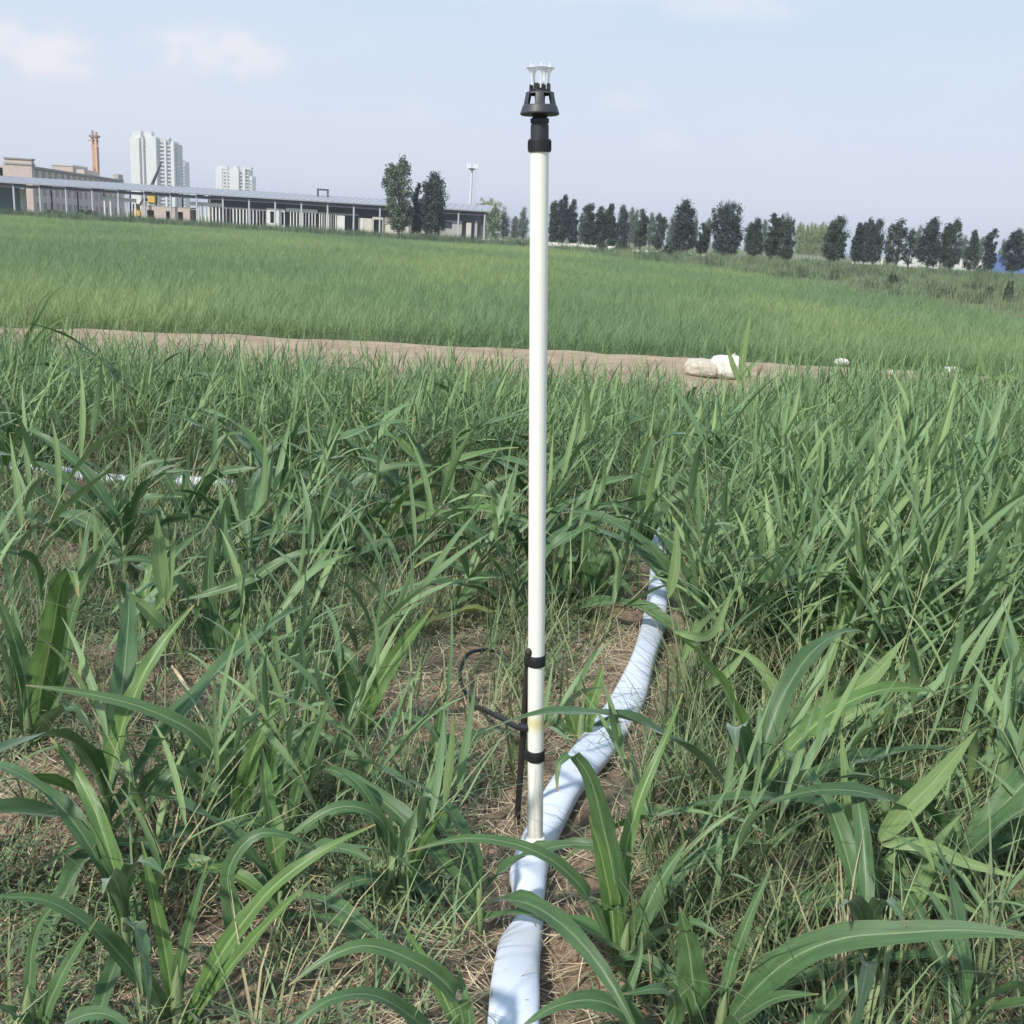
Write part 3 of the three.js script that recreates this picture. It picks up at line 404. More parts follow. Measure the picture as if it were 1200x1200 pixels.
// ---------------------------------------------------------------- far field of crop grass, weedy strip
function tuft(seed, n, h, spread, w, seg = 2, lean = 0.5) { const r = rng(seed), a = new Acc(); for (let k = 0; k < n; k++) { const q = r() * 6.28, az = r() * 6.28, o = V(Math.cos(q), 0, Math.sin(q)).multiplyScalar(spread * Math.sqrt(r())); a.blade({ c: arc(o, az, 1.5 - r() * lean, 0.4 + r() * 0.9, h * (0.6 + 0.5 * r()), seg), half: (t) => w * (1 - t * 0.93), side: sideOf(az), cols: 1, fold: 0.2 }); } return a.geo(); }
const strip = (a) => { const g = a; return g; };
const edgeX = (d) => 12.6 - 6.0 * smoothstep(d, 55, 100) - 6 * smoothstep(d, 95, 125);   // right-hand border of the crop
{
  const r = rng(404), geos = [tuft(1, 36, 0.46, 0.2, 0.0036, 2, 1.1), tuft(2, 36, 0.46, 0.2, 0.0036, 2, 1.1), tuft(3, 34, 0.43, 0.21, 0.004, 2, 1.15)], L = [[], [], []], C = [[], [], []];
  const mat = new THREE.MeshPhysicalMaterial({ color: lin(1, 1, 1), roughness: 0.75, side: THREE.DoubleSide, transmission: 0.4, thickness: 0 }), col = new THREE.Color();
  const put = (x, d, s, c) => { const k = Math.floor(r() * 3); L[k].push(mat4(V(x, 0.0, -d), (r() - 0.5) * 0.25, r() * 6.28, (r() - 0.5) * 0.25, V(s * 1.15, s * (0.85 + 0.3 * r()), s * 1.15))); C[k].push(c.clone()); };
  const band = (d0, d1, dens, s) => {
    const area = (d1 * d1 - d0 * d0) * 0.56 + (d1 - d0) * 6, n = Math.floor(area * dens);
    for (let k = 0; k < n; k++) {
      const d = Math.sqrt(lerp(d0 * d0, d1 * d1, r())), x = (r() * 2 - 1) * (0.56 * d + 3);
      if (d < 13.75 + 0.2 * n2(x * 0.6, 1) + 0.02 * x - (x < 0 ? 0.028 * Math.min(x * x, 60) : 0) || x > edgeX(d) + n2(d * 0.1, 9) * 0.8) continue;
      if (x > 0 && d > 118) continue; if (d > 120 + 8 * n2(x * 0.05, 2)) continue;
      const a = fbm2(x * 0.05, d * 0.025 + 4, 3), b = fbm2(x * 0.4, d * 0.2, 2), edge = 1 - smoothstep(d, 14.3, 16);
      const patch = Math.exp(-(((x - 2.55) / 0.8) ** 2) - (((d - 16.2) / 0.5) ** 2)), hgt = s * (1 + 0.10 * b + 0.06 * a + 0.10 * edge + 0.4 * patch), y = (1 - 0.8 * patch) * smoothstep(a + 0.25 * b, -0.45, 0.5), j = 0.85 + 0.3 * r();
      put(x, d, hgt, col.setRGB(lerp(0.200, 0.310, y) * j, lerp(0.315, 0.400, y) * j, lerp(0.135, 0.150, y) * j));
    }
  };
  band(12, 24, 50, 0.9); band(24, 45, 26, 0.95); band(45, 75, 13, 1.0); band(75, 128, 8, 1.1);
  for (let k = 0; k < 3; k++) stuff('crop_grass', geos[k], mat, L[k], 'dense green crop grass filling the field beyond the dirt path', 'crop', C[k]);
  // weeds right of the crop and in front of the shed and the trees
  const wg = [tuft(21, 14, 0.5, 0.22, 0.012, 2, 0.9), tuft(22, 12, 0.7, 0.2, 0.012, 2, 0.6)], W = [[], []], WC = [[], []];
  const wput = (x, d, s, dark) => { const k = r() < 0.7 ? 0 : 1, j = 0.75 + 0.5 * r(), y = r(); W[k].push(mat4(V(x, 0, -d), (r() - 0.5) * 0.4, r() * 6.28, 0, V(s, s * (0.6 + 0.7 * r()), s))); WC[k].push(dark ? lin(0.045 * j, 0.075 * j, 0.035 * j) : lin(lerp(0.16, 0.25, y) * j, lerp(0.24, 0.30, y) * j, lerp(0.12, 0.145, y) * j)); };
  for (let k = 0; k < 26000; k++) { const d = 14 + 136 * Math.pow(r(), 0.75), x = (r() * 2 - 1) * (0.56 * d + 3); if (x < edgeX(d) || d < 13.9) continue; const b = n2(x * 0.25, d * 0.06); if (b < -0.45 && r() < 0.7) continue; wput(x, d, (0.55 + 0.5 * smoothstep(b, -0.3, 0.6)) * (d > 60 ? 1.5 : 1), b > 0.45 && r() < 0.6 || x < edgeX(d) + 0.9 && r() < 0.75); }
  for (let k = 0; k < 9000; k++) { const d = lerp(116, 177, r()), x = lerp(X(-40, d), X(640, d), r()); const b = n2(x * 0.08, d * 0.05); wput(x, d, (0.9 + 0.8 * r()) * (1.1 + 0.4 * b), r() < 0.55); }
  for (let k = 0; k < 2; k++) stuff('weeds', wg[k], mat, W[k], 'patchy pale and dark weeds at the far field edge', 'weeds', WC[k]);
}

// ---------------------------------------------------------------- white sprinkler riser
const poleFoot = G(627, 992, 0.09), poleTop = P(632.3, 172, -poleFoot.z);
{
  const axis = poleTop.clone().sub(poleFoot), H = axis.length(), R = 0.0188;
  const t = thing('sprinkler_riser', 'tall white plastic riser pole carrying a black sprinkler head', 'sprinkler', poleFoot);
  t.quaternion.setFromUnitVectors(V(0, 1, 0), axis.clone().normalize());
  const vStain = P(630, 845, -poleFoot.z).sub(poleFoot).dot(axis) / H / H; const ptex = texture(128, 1024, (u, v) => { // u round, v along
    const a = tile(u, v, 30, 71, 3), s = tile(u, v * 0.99, 6, 75, 4); let c = [250, 250, 243].map((x) => x * (1 + 0.012 * a));
    const st = Math.exp(-(((v - vStain) / 0.011) ** 2)) * clamp(0.75 + s, 0, 1); c = c.map((x, i) => lerp(x, [222, 214, 150][i], st * 0.8));
    const dirt = smoothstep(s + 0.5 * a + (0.1 - v) * 5, 0.15, 0.55); c = c.map((x, i) => lerp(x, [212, 200, 186][i], dirt * 0.6));
    const sp = smoothstep(tile(u, v, 55, 79, 2), 0.33, 0.4) * (v < 0.3 ? 1 : 0.35); return c.map((x, i) => lerp(x, [190, 178, 158][i], sp * 0.4));
  });
  part('pipe', new THREE.CylinderGeometry(R, R, H, 40, 24).translate(0, H / 2, 0), std(lin(0.84, 0.84, 0.82), 0.38, { map: ptex }), t);
  part('saddle', new THREE.LatheGeometry([[0.0185, 0.03], [0.026, 0.028], [0.029, 0.0], [0.036, -0.022], [0.038, -0.045], [0.018, -0.05]].map((q) => new THREE.Vector2(...q)), 36), whitePlastic, t);
  const yOf = (py) => { const p = P(630, py, -poleFoot.z); return p.sub(poleFoot).dot(axis) / H; };
  for (const py of [773, 884]) { const y = yOf(py); const st = part('strap', new THREE.LatheGeometry([[0.0189, -0.0135], [0.0214, -0.0125], [0.0218, 0], [0.0214, 0.0125], [0.0189, 0.0135]].map((q) => new THREE.Vector2(...q)), 36).translate(0, y, 0), blackPlastic, t); part('buckle', box(0.012, 0.018, 0.01, -0.022, y, 0.006), blackPlastic, st); }
  // head, in metres from the pipe's top
  const hd = new THREE.Group(); hd.name = 'sprinkler_head'; hd.position.set(0, H, 0); hd.scale.y = 0.87; t.add(hd);
  const lathe = (pts, p0 = 0, pl = Math.PI * 2, seg = 48) => new THREE.LatheGeometry(pts.map((q) => new THREE.Vector2(q[0] / 1000, q[1] / 1000)), seg, p0, pl);
  const cg = [lathe([[18.9, -12], [21.5, -12], [22.4, -11], [22.4, 15], [21.6, 16.3], [18, 16.3]])]; for (let k = 0; k < 24; k++) { const a = k / 24 * Math.PI * 2; cg.push(box(0.0012, 0.022, 0.0025, 0, 0.002, 0.0224).rotateY(a)); } part('coupling', cg, blackPlastic, hd);
  part('swivel_body', lathe([[18.2, 16.3], [18.2, 46], [17, 48], [16.4, 50], [18.6, 51.5], [18.8, 59], [17.6, 61], [14.6, 62], [14.6, 72]]), std(lin(0.028, 0.028, 0.036), 0.5), hd);
  const grey = std(lin(0.04, 0.045, 0.052), 0.5);
  part('skirt', lathe([[14, 68], [37, 68.2], [38.8, 69.5], [38.4, 73], [34.5, 86], [33.4, 88.5], [31.5, 88.5], [35, 73], [14, 72]]), grey, hd);
  for (let k = 0; k < 6; k++) part('cage_arm', lathe([[33.2, 88], [28.6, 112], [26.6, 112.4], [24.2, 112], [30, 88], [33.2, 88]], k * Math.PI / 3 + Math.PI / 6 - 0.27 + 0.5, 0.54, 8), grey, hd);
  part('cage_ring', lathe([[28.6, 111.8], [28.3, 115], [25, 117], [18, 117.4], [18, 113], [24.2, 111.8], [28.6, 111.8]]), grey, hd);
  part('nozzle_core', lathe([[10, 71], [10, 100], [11, 117]]), blackPlastic, hd);
  const cr = []; for (let k = 0; k < 8; k++) { const a = k / 8 * Math.PI * 2 + 0.35; cr.push(box(0.0075, k % 2 ? 0.017 : 0.013, 0.005, 0, k % 2 ? 0.0255 + 0.1 : 0.0235 + 0.1, 0.0185).rotateY(a)); } cr.push(lathe([[15, 117], [21.5, 117.3], [21.0, 121], [15, 122]]), lathe([[0.1, 134], [8.4, 134], [9, 132], [9.4, 117]]));
  part('crown_ring', cr, blackPlastic, hd);
  const clear = new THREE.MeshPhysicalMaterial({ color: lin(0.93, 0.95, 0.97), roughness: 0.3, transmission: 0.35, thickness: 0, ior: 1.45, side: THREE.DoubleSide });
  for (let k = 0; k < 5; k++) { const a = k / 5 * Math.PI * 2 + 0.2, g = lathe([[2.2, 0], [1.9, 14], [2.4, 28], [4.2, 36], [8.2, 42], [10.6, 43.2], [10.8, 44.4], [8, 44], [3.6, 39], [0.1, 37]], 0, Math.PI * 2, 20); part('deflector', mergeGeometries([g.toNonIndexed(), new THREE.CylinderGeometry(0.0012, 0.0016, 0.012, 8).translate(0, 0.047, 0).toNonIndexed()]), clear, hd, V(Math.cos(a) * 0.0155, 0.124, Math.sin(a) * 0.0155), [Math.sin(a) * 0.08, 0, -Math.cos(a) * 0.08]); }
  // support stake strapped to the pole, with a thin black tube
  const z = -poleFoot.z, s0 = P(619.5, 764, z - 0.012), s1 = G(606, 962, 0.02), k = thing('support_stake', 'dark metal stake strapped to the left side of the white pole', 'stake', s1);
  const rusty = std(lin(0.035, 0.028, 0.024), 0.7); part('rod', bar(V(0, -0.06, 0), s0.clone().sub(s1), 0.0078, 12), rusty, k); part('tip_cap', new THREE.SphereGeometry(0.009, 12, 8), rusty, k, s0.clone().sub(s1));
  const pts = [P(617, 853, z + 0.0), P(606, 852, z + 0.03), P(590, 843, z + 0.07), P(570, 833, z + 0.12), G(552, 822, 0.09), G(541, 802, 0.10), G(541, 780, 0.09), G(553, 764, 0.08), G(576, 762, 0.07), G(598, 772, 0.06)];
  const tu = thing('drip_tube', 'thin black tube looping over the ground from the stake', 'tube', pts[0]); part('tube', new Acc().tube(new THREE.CatmullRomCurve3(pts.map((p) => p.clone().sub(pts[0]))).getPoints(50), 0.0065, 8).geo(), blackPlastic, tu); part('tube_fitting', bar(V(-0.02, 0.002, 0), V(0.02, 0.0, 0), 0.009, 10), blackPlastic, tu);
}

// ---------------------------------------------------------------- lay-flat hoses
function hose(name, label, px, mat, seed) {
  const ctr = new THREE.CatmullRomCurve3(px.map(([x, y, w, h]) => { const g = G(x, y, h / 2); return V(g.x, soilH(g.x, g.z) + h * 0.42, g.z); }), false, 'centripetal'), n = 150, m = 28, o = ctr.getPoint(0), t = thing(name, label, 'hose', o);
  const pos = [], uv = [], idx = [];
  for (let i = 0; i <= n; i++) {
    const q = i / n, c = ctr.getPoint(q), tan = ctr.getTangent(q), s = tan.clone().cross(V(0, 1, 0)).normalize(), up = s.clone().cross(tan), f = q * (px.length - 1), k = Math.min(px.length - 2, Math.floor(f)), e = smoothstep(f - k, 0, 1);
    const w = lerp(px[k][2], px[k + 1][2], e) / 2, h = lerp(px[k][3], px[k + 1][3], e) / 2;
    for (let j = 0; j <= m; j++) {
      const a = j / m * Math.PI * 2, ca = Math.cos(a), sa = Math.sin(a), cr = 1 + 0.022 * n3(i * 0.22 + seed, ca * 1.4, sa * 1.4) + 0.010 * n3(i * 0.7, ca * 2.6 + seed, sa * 2.6);
      const fx = Math.sign(ca) * Math.pow(Math.abs(ca), 0.85) * w * cr, fy = Math.sign(sa) * Math.pow(Math.abs(sa), 0.75) * h * cr;
      pos.push(c.x - o.x + s.x * fx + up.x * fy, c.y - o.y + s.y * fx + up.y * fy, c.z - o.z + s.z * fx + up.z * fy); uv.push(j / m, q * ctr.getLength() / 0.3);
    }
  }
  for (let i = 0; i < n; i++) for (let j = 0; j < m; j++) { const a = i * (m + 1) + j, b = a + 1, d = a + m + 1, e = d + 1; idx.push(a, d, b, b, d, e); }
  const g = new THREE.BufferGeometry(); g.setAttribute('position', new THREE.Float32BufferAttribute(pos, 3)); g.setAttribute('uv', new THREE.Float32BufferAttribute(uv, 2)); g.setIndex(idx); g.computeVertexNormals();
  part('hose_skin', g, mat, t); return t;
}
{
  const tex = texture(256, 256, (u, v) => { const a = tile(u, v, 8, 81, 4), b = tile(u, v, 70, 83, 2), weave = Math.sin(u * 400) * Math.sin(v * 400), d = smoothstep(a + 0.5 * b, 0.22, 0.5), k = 1 + 0.02 * weave + 0.03 * b; return [228 * k, 235 * k, 247 * k].map((x, i) => lerp(x, [188, 182, 168][i], d * 0.14)); });
  const m = std(lin(0.80, 0.81, 0.84), 0.5, { map: tex, bumpMap: tex, bumpScale: 0.0003 });
  hose('layflat_hose', 'white lay-flat hose winding past the foot of the sprinkler pole', [[598, 1290, 0.10, 0.048], [601, 1205, 0.098, 0.048], [607, 1130, 0.092, 0.052], [622, 1078, 0.055, 0.056], [618, 1040, 0.088, 0.060], [628, 1000, 0.088, 0.068], [656, 952, 0.088, 0.060], [695, 895, 0.115, 0.056], [733, 836, 0.11, 0.056], [752, 790, 0.085, 0.060], [766, 735, 0.095, 0.048], [771, 690, 0.085, 0.048], [769, 645, 0.08, 0.044], [764, 610, 0.08, 0.040], [752, 580, 0.08, 0.040]], m, 3);
  hose('layflat_hose', 'flat white hose lying crosswise behind the middle row of maize', [[-60, 552, 0.095, 0.055], [40, 560, 0.095, 0.055], [130, 566, 0.095, 0.055], [230, 572, 0.095, 0.055], [350, 581, 0.095, 0.055], [450, 592, 0.095, 0.055], [560, 602, 0.095, 0.055], [690, 613, 0.095, 0.055], [760, 617, 0.095, 0.055]], std(lin(0.95, 0.97, 0.93), 0.6, { map: tex }), 9);
}

// ---------------------------------------------------------------- sack and scraps on the path
{
  const d = 11.6, a = P(786, 418, d), b = P(874, 418, d), c = a.clone().add(b).multiplyScalar(0.5), w = b.x - a.x, base = pathH(c.x, c.z);
  const t = thing('woven_sack', 'slumped white and tan sack lying on the dirt path', 'sack', V(c.x, base - 0.01, c.z)); t.rotation.y = -0.06;
  const sackTan = std(lin(0.66, 0.59, 0.49), 0.85, { map: texture(128, 128, (u, v) => { const k = 225 + 14 * Math.sin(u * 300) * Math.sin(v * 300) + 40 * tile(u, v, 9, 91, 4); return [k, k, k]; }) }), sackWhite = std(lin(0.68, 0.66, 0.60), 0.7);
  const lump = (x0, x1, h, dz, seed, neck) => { const g = new THREE.SphereGeometry(1, 48, 28), p = g.attributes.position; for (let i = 0; i < p.count; i++) { let x = p.getX(i), y = p.getY(i), z = p.getZ(i); const sx = Math.sign(x) * Math.pow(Math.abs(x), 0.7), sy = Math.sign(y) * Math.pow(Math.abs(y), 0.72), sz = Math.sign(z) * Math.pow(Math.abs(z), 0.75), k = 1 + 0.06 * n3(x * 1.8 + seed, y * 1.8, z * 1.8) + 0.03 * n3(x * 5, y * 5 + seed, z * 5); p.setXYZ(i, lerp(x0, x1, (sx * k + 1) / 2), Math.max(-0.02, (sy * k * 0.5 + 0.5) * h * (1 - neck * (sx + 1) / 2)), sz * k * dz); } g.computeVertexNormals(); return g; };
  part('sack_body', lump(-w * 0.30, w * 0.20, 0.21, 0.17, 3, 0.05), sackTan, t); part('sack_mouth', lump(w * 0.02, w * 0.50, 0.25, 0.16, 8, -0.12), sackWhite, t);
  const ear = (x, h) => { const g = new THREE.ConeGeometry(0.045, h, 10); g.scale(1, 1, 0.45); g.rotateZ(-0.35); g.translate(x, 0.245 + h * 0.25, 0.02); return g; };
  part('sack_corner', ear(w * 0.46, 0.11), sackWhite, t); part('sack_corner', ear(w * 0.33, 0.08), sackTan, t);
  const scrap = (px, py, wpx, label, seed) => { const q = G(px, py, 0.09), s = wpx * -q.z / FOCAL / 2, o = thing('litter_scrap', label, 'litter', V(q.x, pathH(q.x, q.z), q.z)); const g = new THREE.IcosahedronGeometry(1, 4), p = g.attributes.position; for (let i = 0; i < p.count; i++) { const k = 1 + 0.35 * n3(p.getX(i) * 2 + seed, p.getY(i) * 2, p.getZ(i) * 2) + 0.12 * n3(p.getX(i) * 6, p.getY(i) * 6 + seed, p.getZ(i) * 6); p.setXYZ(i, p.getX(i) * k * s, Math.max(-0.01, p.getY(i) * k * s * 0.5 + s * 0.3), p.getZ(i) * k * s * 0.8); } g.computeVertexNormals(); part('crumpled_sheet', g, sackWhite, o); };
  scrap(986, 428, 15, 'white crumpled scrap on the path edge right of the sack', 2); scrap(1116, 437, 17, 'pale stone-like scrap near the right end of the path', 5); scrap(1045, 439, 9, 'tiny white scrap between the two bigger scraps on the path', 7);
  scrap(1067, 1006, 9, 'small white scrap lying among the reeds at the lower right', 9);
}
// ---------------------------------------------------------------- young maize and reeds round the pole
const INV = camera.matrixWorldInverse.copy(camera.matrixWorld).invert();
const toPx = (p) => { const q = p.clone().applyMatrix4(INV); return [600 - q.x / q.z * FOCAL, 600 + q.y / q.z * FOCAL, -q.z]; };
const HOSE_PX = [[598, 1290], [599, 1240], [600, 1200], [603, 1165], [607, 1130], [615, 1090], [620, 1040], [628, 1000], [640, 975], [656, 952], [676, 922], [695, 895], [715, 865], [733, 836], [745, 812], [754, 785], [761, 760], [766, 735], [770, 710], [771, 690], [770, 665], [769, 645]];
const HOSE2_PX = [[0, 553], [60, 557], [130, 562], [230, 568], [350, 577], [450, 588], [560, 598], [690, 609]];
const hides = (p, h) => { const [x, y] = toPx(p), [, t] = toPx(p.clone().add(V(0, h, 0))); return HOSE2_PX.some(([a, b]) => Math.abs(a - x) < 45 && b > t && b < y + 4); };
const HOSE_AT = HOSE_PX.map(([a, b]) => G(a, b, 0.05)), nearHose = (x, z) => HOSE_AT.some((q, i) => { const e = HOSE_AT[i + 1] ?? q; return Math.min(Math.hypot(q.x - x, q.z - z), Math.hypot((q.x + e.x) / 2 - x, (q.z + e.z) / 2 - z)) < 0.17; });
const blocks = (p, h, wide) => { const [x, y] = toPx(p), [, t] = toPx(p.clone().add(V(0, h, 0))); const d = -p.z; if (d < 2.45 && Math.abs(x - 630) < wide + 75 && t < 985) return true; return HOSE_PX.some(([a, b]) => Math.abs(a - x) < wide && b > t - 8 && b < y + 10); };
const BARE = [[200, 810, .40], [40, 660, .34], [520, 860, .42], [560, 775, .26], [845, 945, .26], [1000, 1060, .28], [470, 800, .3], [100, 960, .34], [240, 1140, .26], [560, 690, .22], [480, 690, .3], [940, 880, .18], [640, 860, .22], [420, 1180, .2], [720, 800, .25]].map(([x, y, r]) => [G(x, y), r]);
const bare = (x, z) => { let k = 1; for (const [c, r] of BARE) { const q = Math.hypot(x - c.x, (z - c.z)) / r; k = Math.min(k, smoothstep(q + 0.3 * n2(x * 5, z * 5), 0.55, 1.25)); } return k; };

function maizeLeafParts(seed) {
  const r = rng(seed), out = [], N = 7 + Math.floor(r() * 2), az0 = r() * 0.9 - 0.45, sh = 0.12 + 0.06 * r();
  const stem = new Acc().tube([V(0, -0.03, 0), V(0, sh * 0.5, 0), V(0.004, sh, 0), V(0.004, sh * 1.25, 0.003)], (t) => 0.012 * Math.sqrt(Math.max(0.002, 1 - t * t)), 10);
  for (let i = 0; i < N; i++) {
    const f = i / (N - 1), az = az0 + Math.PI * i + (r() - 0.5) * 1.0, L = (0.30 + 0.36 * Math.sin(Math.PI * (0.18 + 0.72 * f))) * (0.85 + 0.3 * r()), e = lerp(0.4, 1.32, Math.pow(f, 0.9)) + (r() - 0.5) * 0.2, dr = lerp(1.7, 1.1, f) * (0.65 + 0.8 * r());
    const a = new Acc(); a.blade({ c: arc(V(Math.cos(az) * 0.006, sh * (0.25 + 0.85 * f), Math.sin(az) * 0.006), az, e, dr, L, 15, (r() - 0.5) * 0.9, 1.25), half: maizeWidth(0.024 + 0.011 * r()), side: sideOf(az), fold: 0.55, wave: 0.2 + 0.2 * r(), waves: 2.5 + 2 * r(), phase: r() * 6, twist: (r() - 0.5) * 2.0, cols: 2, vscale: 0 });
    out.push(a.geo());
  }
  return { stem: stem.geo(), leaves: out };
}
const MZ = Array.from({ length: 7 }, (_, i) => maizeLeafParts(3000 + i * 7)), mzProto = [];
function maize(p, s, turn, label, group, m, variant) {
  let o;
  const make = mzProto[variant];
  if (make) { o = make.clone(); o.name = numbered('maize_plant'); scene.add(o); }
  else { o = new THREE.Group(); o.name = numbered('maize_plant'); scene.add(o); part('stem', MZ[variant].stem, stemMat, o); MZ[variant].leaves.forEach((g) => part('leaf', g, MAIZE[0], o)); mzProto[variant] = o; }
  { let k = 0; const dry = Math.abs(Math.round(p.x * 37 + p.z * 91)) % 3 === 0; o.traverse((q) => { if (q.name === 'leaf') { q.material = k === 0 && dry ? DRY : MAIZE[(m + (k % 3 === 1 ? 1 : k % 4 === 2 ? 2 : 0)) % 4]; k++; } }); }
  o.position.set(p.x, soilH(p.x, p.z), p.z); o.rotation.set(0, turn, 0); o.scale.setScalar(s); o.userData = {}; tag(o, label, 'maize', group); return o;
}
// a plant whose leaves follow what the photograph shows: control points [pixel x, pixel y, metres behind the stem], full width in pixels, how much the face turns to the viewer
function maizeShown(label, bx, by, leaves) {
  const g0 = G(bx, by), base = V(g0.x, soilH(g0.x, g0.z), g0.z), d0 = -base.z, o = thing('maize_plant', label, 'maize', base), r = rng(Math.floor(bx * 7 + by));
  part('stem', new Acc().tube([V(0, -0.03, 0), V(0, 0.05, 0), V(0, 0.09, 0), V(0.002, 0.13, 0)], (t) => 0.0125 * Math.sqrt(Math.max(0.002, 1 - t * t)), 10).geo(), stemMat, o);
  leaves.forEach(([pts, wpx, face = 0.4, m = 0, opt = {}]) => {
    const c3 = pts.map(([x, y, dd = 0]) => P(x, y, d0 + dd).sub(base)), cv = new THREE.CatmullRomCurve3(c3, false, 'centripetal'), c = cv.getSpacedPoints(22);
    const mid = toPx(cv.getPoint(0.4).add(base)), w = wpx / 2 * mid[2] / FOCAL;
    const dir = c[22].clone().sub(c[0]); let flat = V(-dir.z, 0, dir.x); if (flat.length() < 0.05) flat.set(0.3, 0, 1); flat.normalize();
    const side = (t) => { const k = Math.min(21, Math.floor(t * 21)), tan = c[k + 1].clone().sub(c[k]).normalize(), see = c[k].clone().add(base).sub(camera.position).normalize(); const s = see.cross(tan).normalize(); if (s.dot(flat) < 0) s.negate(); return flat.clone().lerp(s, face).normalize(); };
    const wf = opt.whole ? reedWidth(w) : maizeWidth(w);
    const a = new Acc(); a.blade({ c, half: wf, side, fold: opt.fold ?? 0.42, wave: opt.wave ?? 0.18, waves: 2 + 2 * r(), phase: r() * 6, twist: opt.twist ?? (r() - 0.5) * 0.5, cols: 3, vscale: 0 }); part('leaf', a.geo(), MAIZE[m], o);
  });
  return o;
}
maizeShown('maize plant with a long yellow-green leaf sweeping right at the lower left', 210, 1225, [
  [[[215, 1205], [255, 1125, .02], [320, 1040, .05], [385, 993, .08], [440, 966, .12]], 25, .6, 2], [[[225, 1200], [265, 1140], [320, 1075, -.02], [370, 1026, -.03]], 20, .5, 2],
  [[[190, 1195], [150, 1130, -.02], [105, 1085, -.05], [55, 1056, -.07], [-25, 1050, -.12]], 27, .55, 0], [[[208, 1195], [212, 1130, .02], [226, 1070, .03], [243, 1010, .04]], 19, .7, 0],
  [[[205, 1195], [193, 1110, .04], [180, 1050, .06], [166, 986, .08]], 20, .7, 2], [[[215, 1200, .02], [275, 1110, .12], [268, 1020, .16], [300, 978, .18], [340, 980, .2], [368, 996, .22]], 26, .6, 1],
  [[[200, 1200], [175, 1150, -.08], [160, 1120, -.1], [167, 1165, -.14]], 20, .5, 1]]);
maizeShown('maize plant with a folded whorl and a leaf reaching far to the upper left', 272, 1000, [
  [[[268, 980], [266, 915], [235, 865, -.02], [170, 830, -.05], [95, 812, -.08], [30, 803, -.1]], 23, .55, 0], [[[283, 975], [288, 915], [305, 862, .03], [334, 808, .06]], 25, .8, 2],
  [[[298, 985], [325, 920], [355, 870, .03], [392, 812, .05]], 20, .6, 0], [[[262, 985], [235, 925, -.03], [206, 905, -.06], [186, 925, -.08], [160, 972, -.1]], 25, .6, 1],
  [[[275, 985], [310, 920, .1], [350, 860, .16], [384, 842, .2]], 19, .5, 0], [[[255, 990], [215, 975, -.08], [165, 990, -.14], [110, 985, -.2], [40, 1020, -.28]], 19, .4, 1], [[[270, 985], [262, 940, .05], [225, 915, .08], [215, 960, .06], [222, 1010, .05]], 22, .7, 0]]);
maizeShown('broad upright maize plant cut by the left edge above the lower left corner', 36, 900, [
  [[[40, 880], [48, 810], [62, 740, -.01], [72, 685, -.03], [85, 668, -.06], [92, 700, -.1]], 40, .95, 2, { fold: .6 }], [[[35, 880], [30, 800], [12, 735], [-8, 690]], 26, .8, 0],
  [[[42, 870], [75, 790, .05], [85, 720, .08], [112, 660, .1], [140, 618, .12]], 18, .6, 0], [[[48, 700, .1], [35, 655, .05], [5, 645, 0], [-40, 668, -.05]], 17, .5, 1], [[[38, 880], [60, 840, -.1], [88, 830, -.15], [110, 860, -.2]], 20, .5, 1]]);
maizeShown('maize plant right of the hose with a tall leaf curling over it', 727, 1160, [
  [[[726, 1110], [722, 1045], [706, 965, -.01], [688, 905, -.03], [668, 884, -.05], [655, 893, -.07], [653, 928, -.09]], 32, .8, 0, { fold: .5 }], [[[722, 1130], [716, 1060], [704, 1000], [690, 955]], 28, .85, 2],
  [[[735, 1125], [755, 1070], [778, 1025, .02], [806, 984, .04]], 27, .8, 0], [[[728, 1105], [733, 1000, .05], [752, 930, .1], [778, 870, .15], [800, 812, .18]], 19, .6, 2],
  [[[715, 1110], [685, 1045, -.03], [640, 1004, -.06], [590, 986, -.08], [540, 983, -.1], [478, 998, -.12]], 20, .5, 0], [[[735, 1140], [770, 1095, -.1], [812, 1080, -.16], [850, 1100, -.2]], 22, .4, 1], [[[740, 1120], [790, 1030, .15], [850, 985, .2], [905, 990, .24]], 20, .5, 1]]);
maizeShown('maize plant at the bottom with a broad leaf rising beside the hose end', 770, 1270, [
  [[[765, 1240], [735, 1190], [695, 1172, -.02], [650, 1180, -.05], [610, 1204, -.08]], 30, .6, 1], [[[770, 1240], [790, 1190], [780, 1160, -.05], [730, 1165, -.1]], 24, .5, 1], [[[768, 1240], [735, 1180, .05], [750, 1120, .1], [752, 1092, .12]], 16, .6, 0]]);
maizeShown('maize plant with the long dark pale-ribbed leaf at the lower right', 840, 1235, [
  [[[848, 1205], [880, 1165, -.01], [925, 1125, -.03], [985, 1100, -.06], [1060, 1093, -.1], [1135, 1090, -.14], [1230, 1100, -.2]], 40, .75, 1, { fold: .32, wave: .06 }], [[[818, 1205], [812, 1150], [806, 1105], [796, 1062]], 40, .95, 0],
  [[[845, 1190], [858, 1130, .02], [878, 1075, .04], [905, 1012, .07]], 17, .6, 0], [[[842, 1215], [875, 1190, -.06], [915, 1168, -.1], [960, 1165, -.14]], 24, .5, 1], [[[845, 1205], [905, 1160, .1], [1000, 1130, .14], [1090, 1118, .18], [1180, 1120, .2]], 17, .5, 0],
  [[[825, 1205], [790, 1150, .08], [745, 1120, .12], [700, 1140, .14]], 20, .5, 1]]);
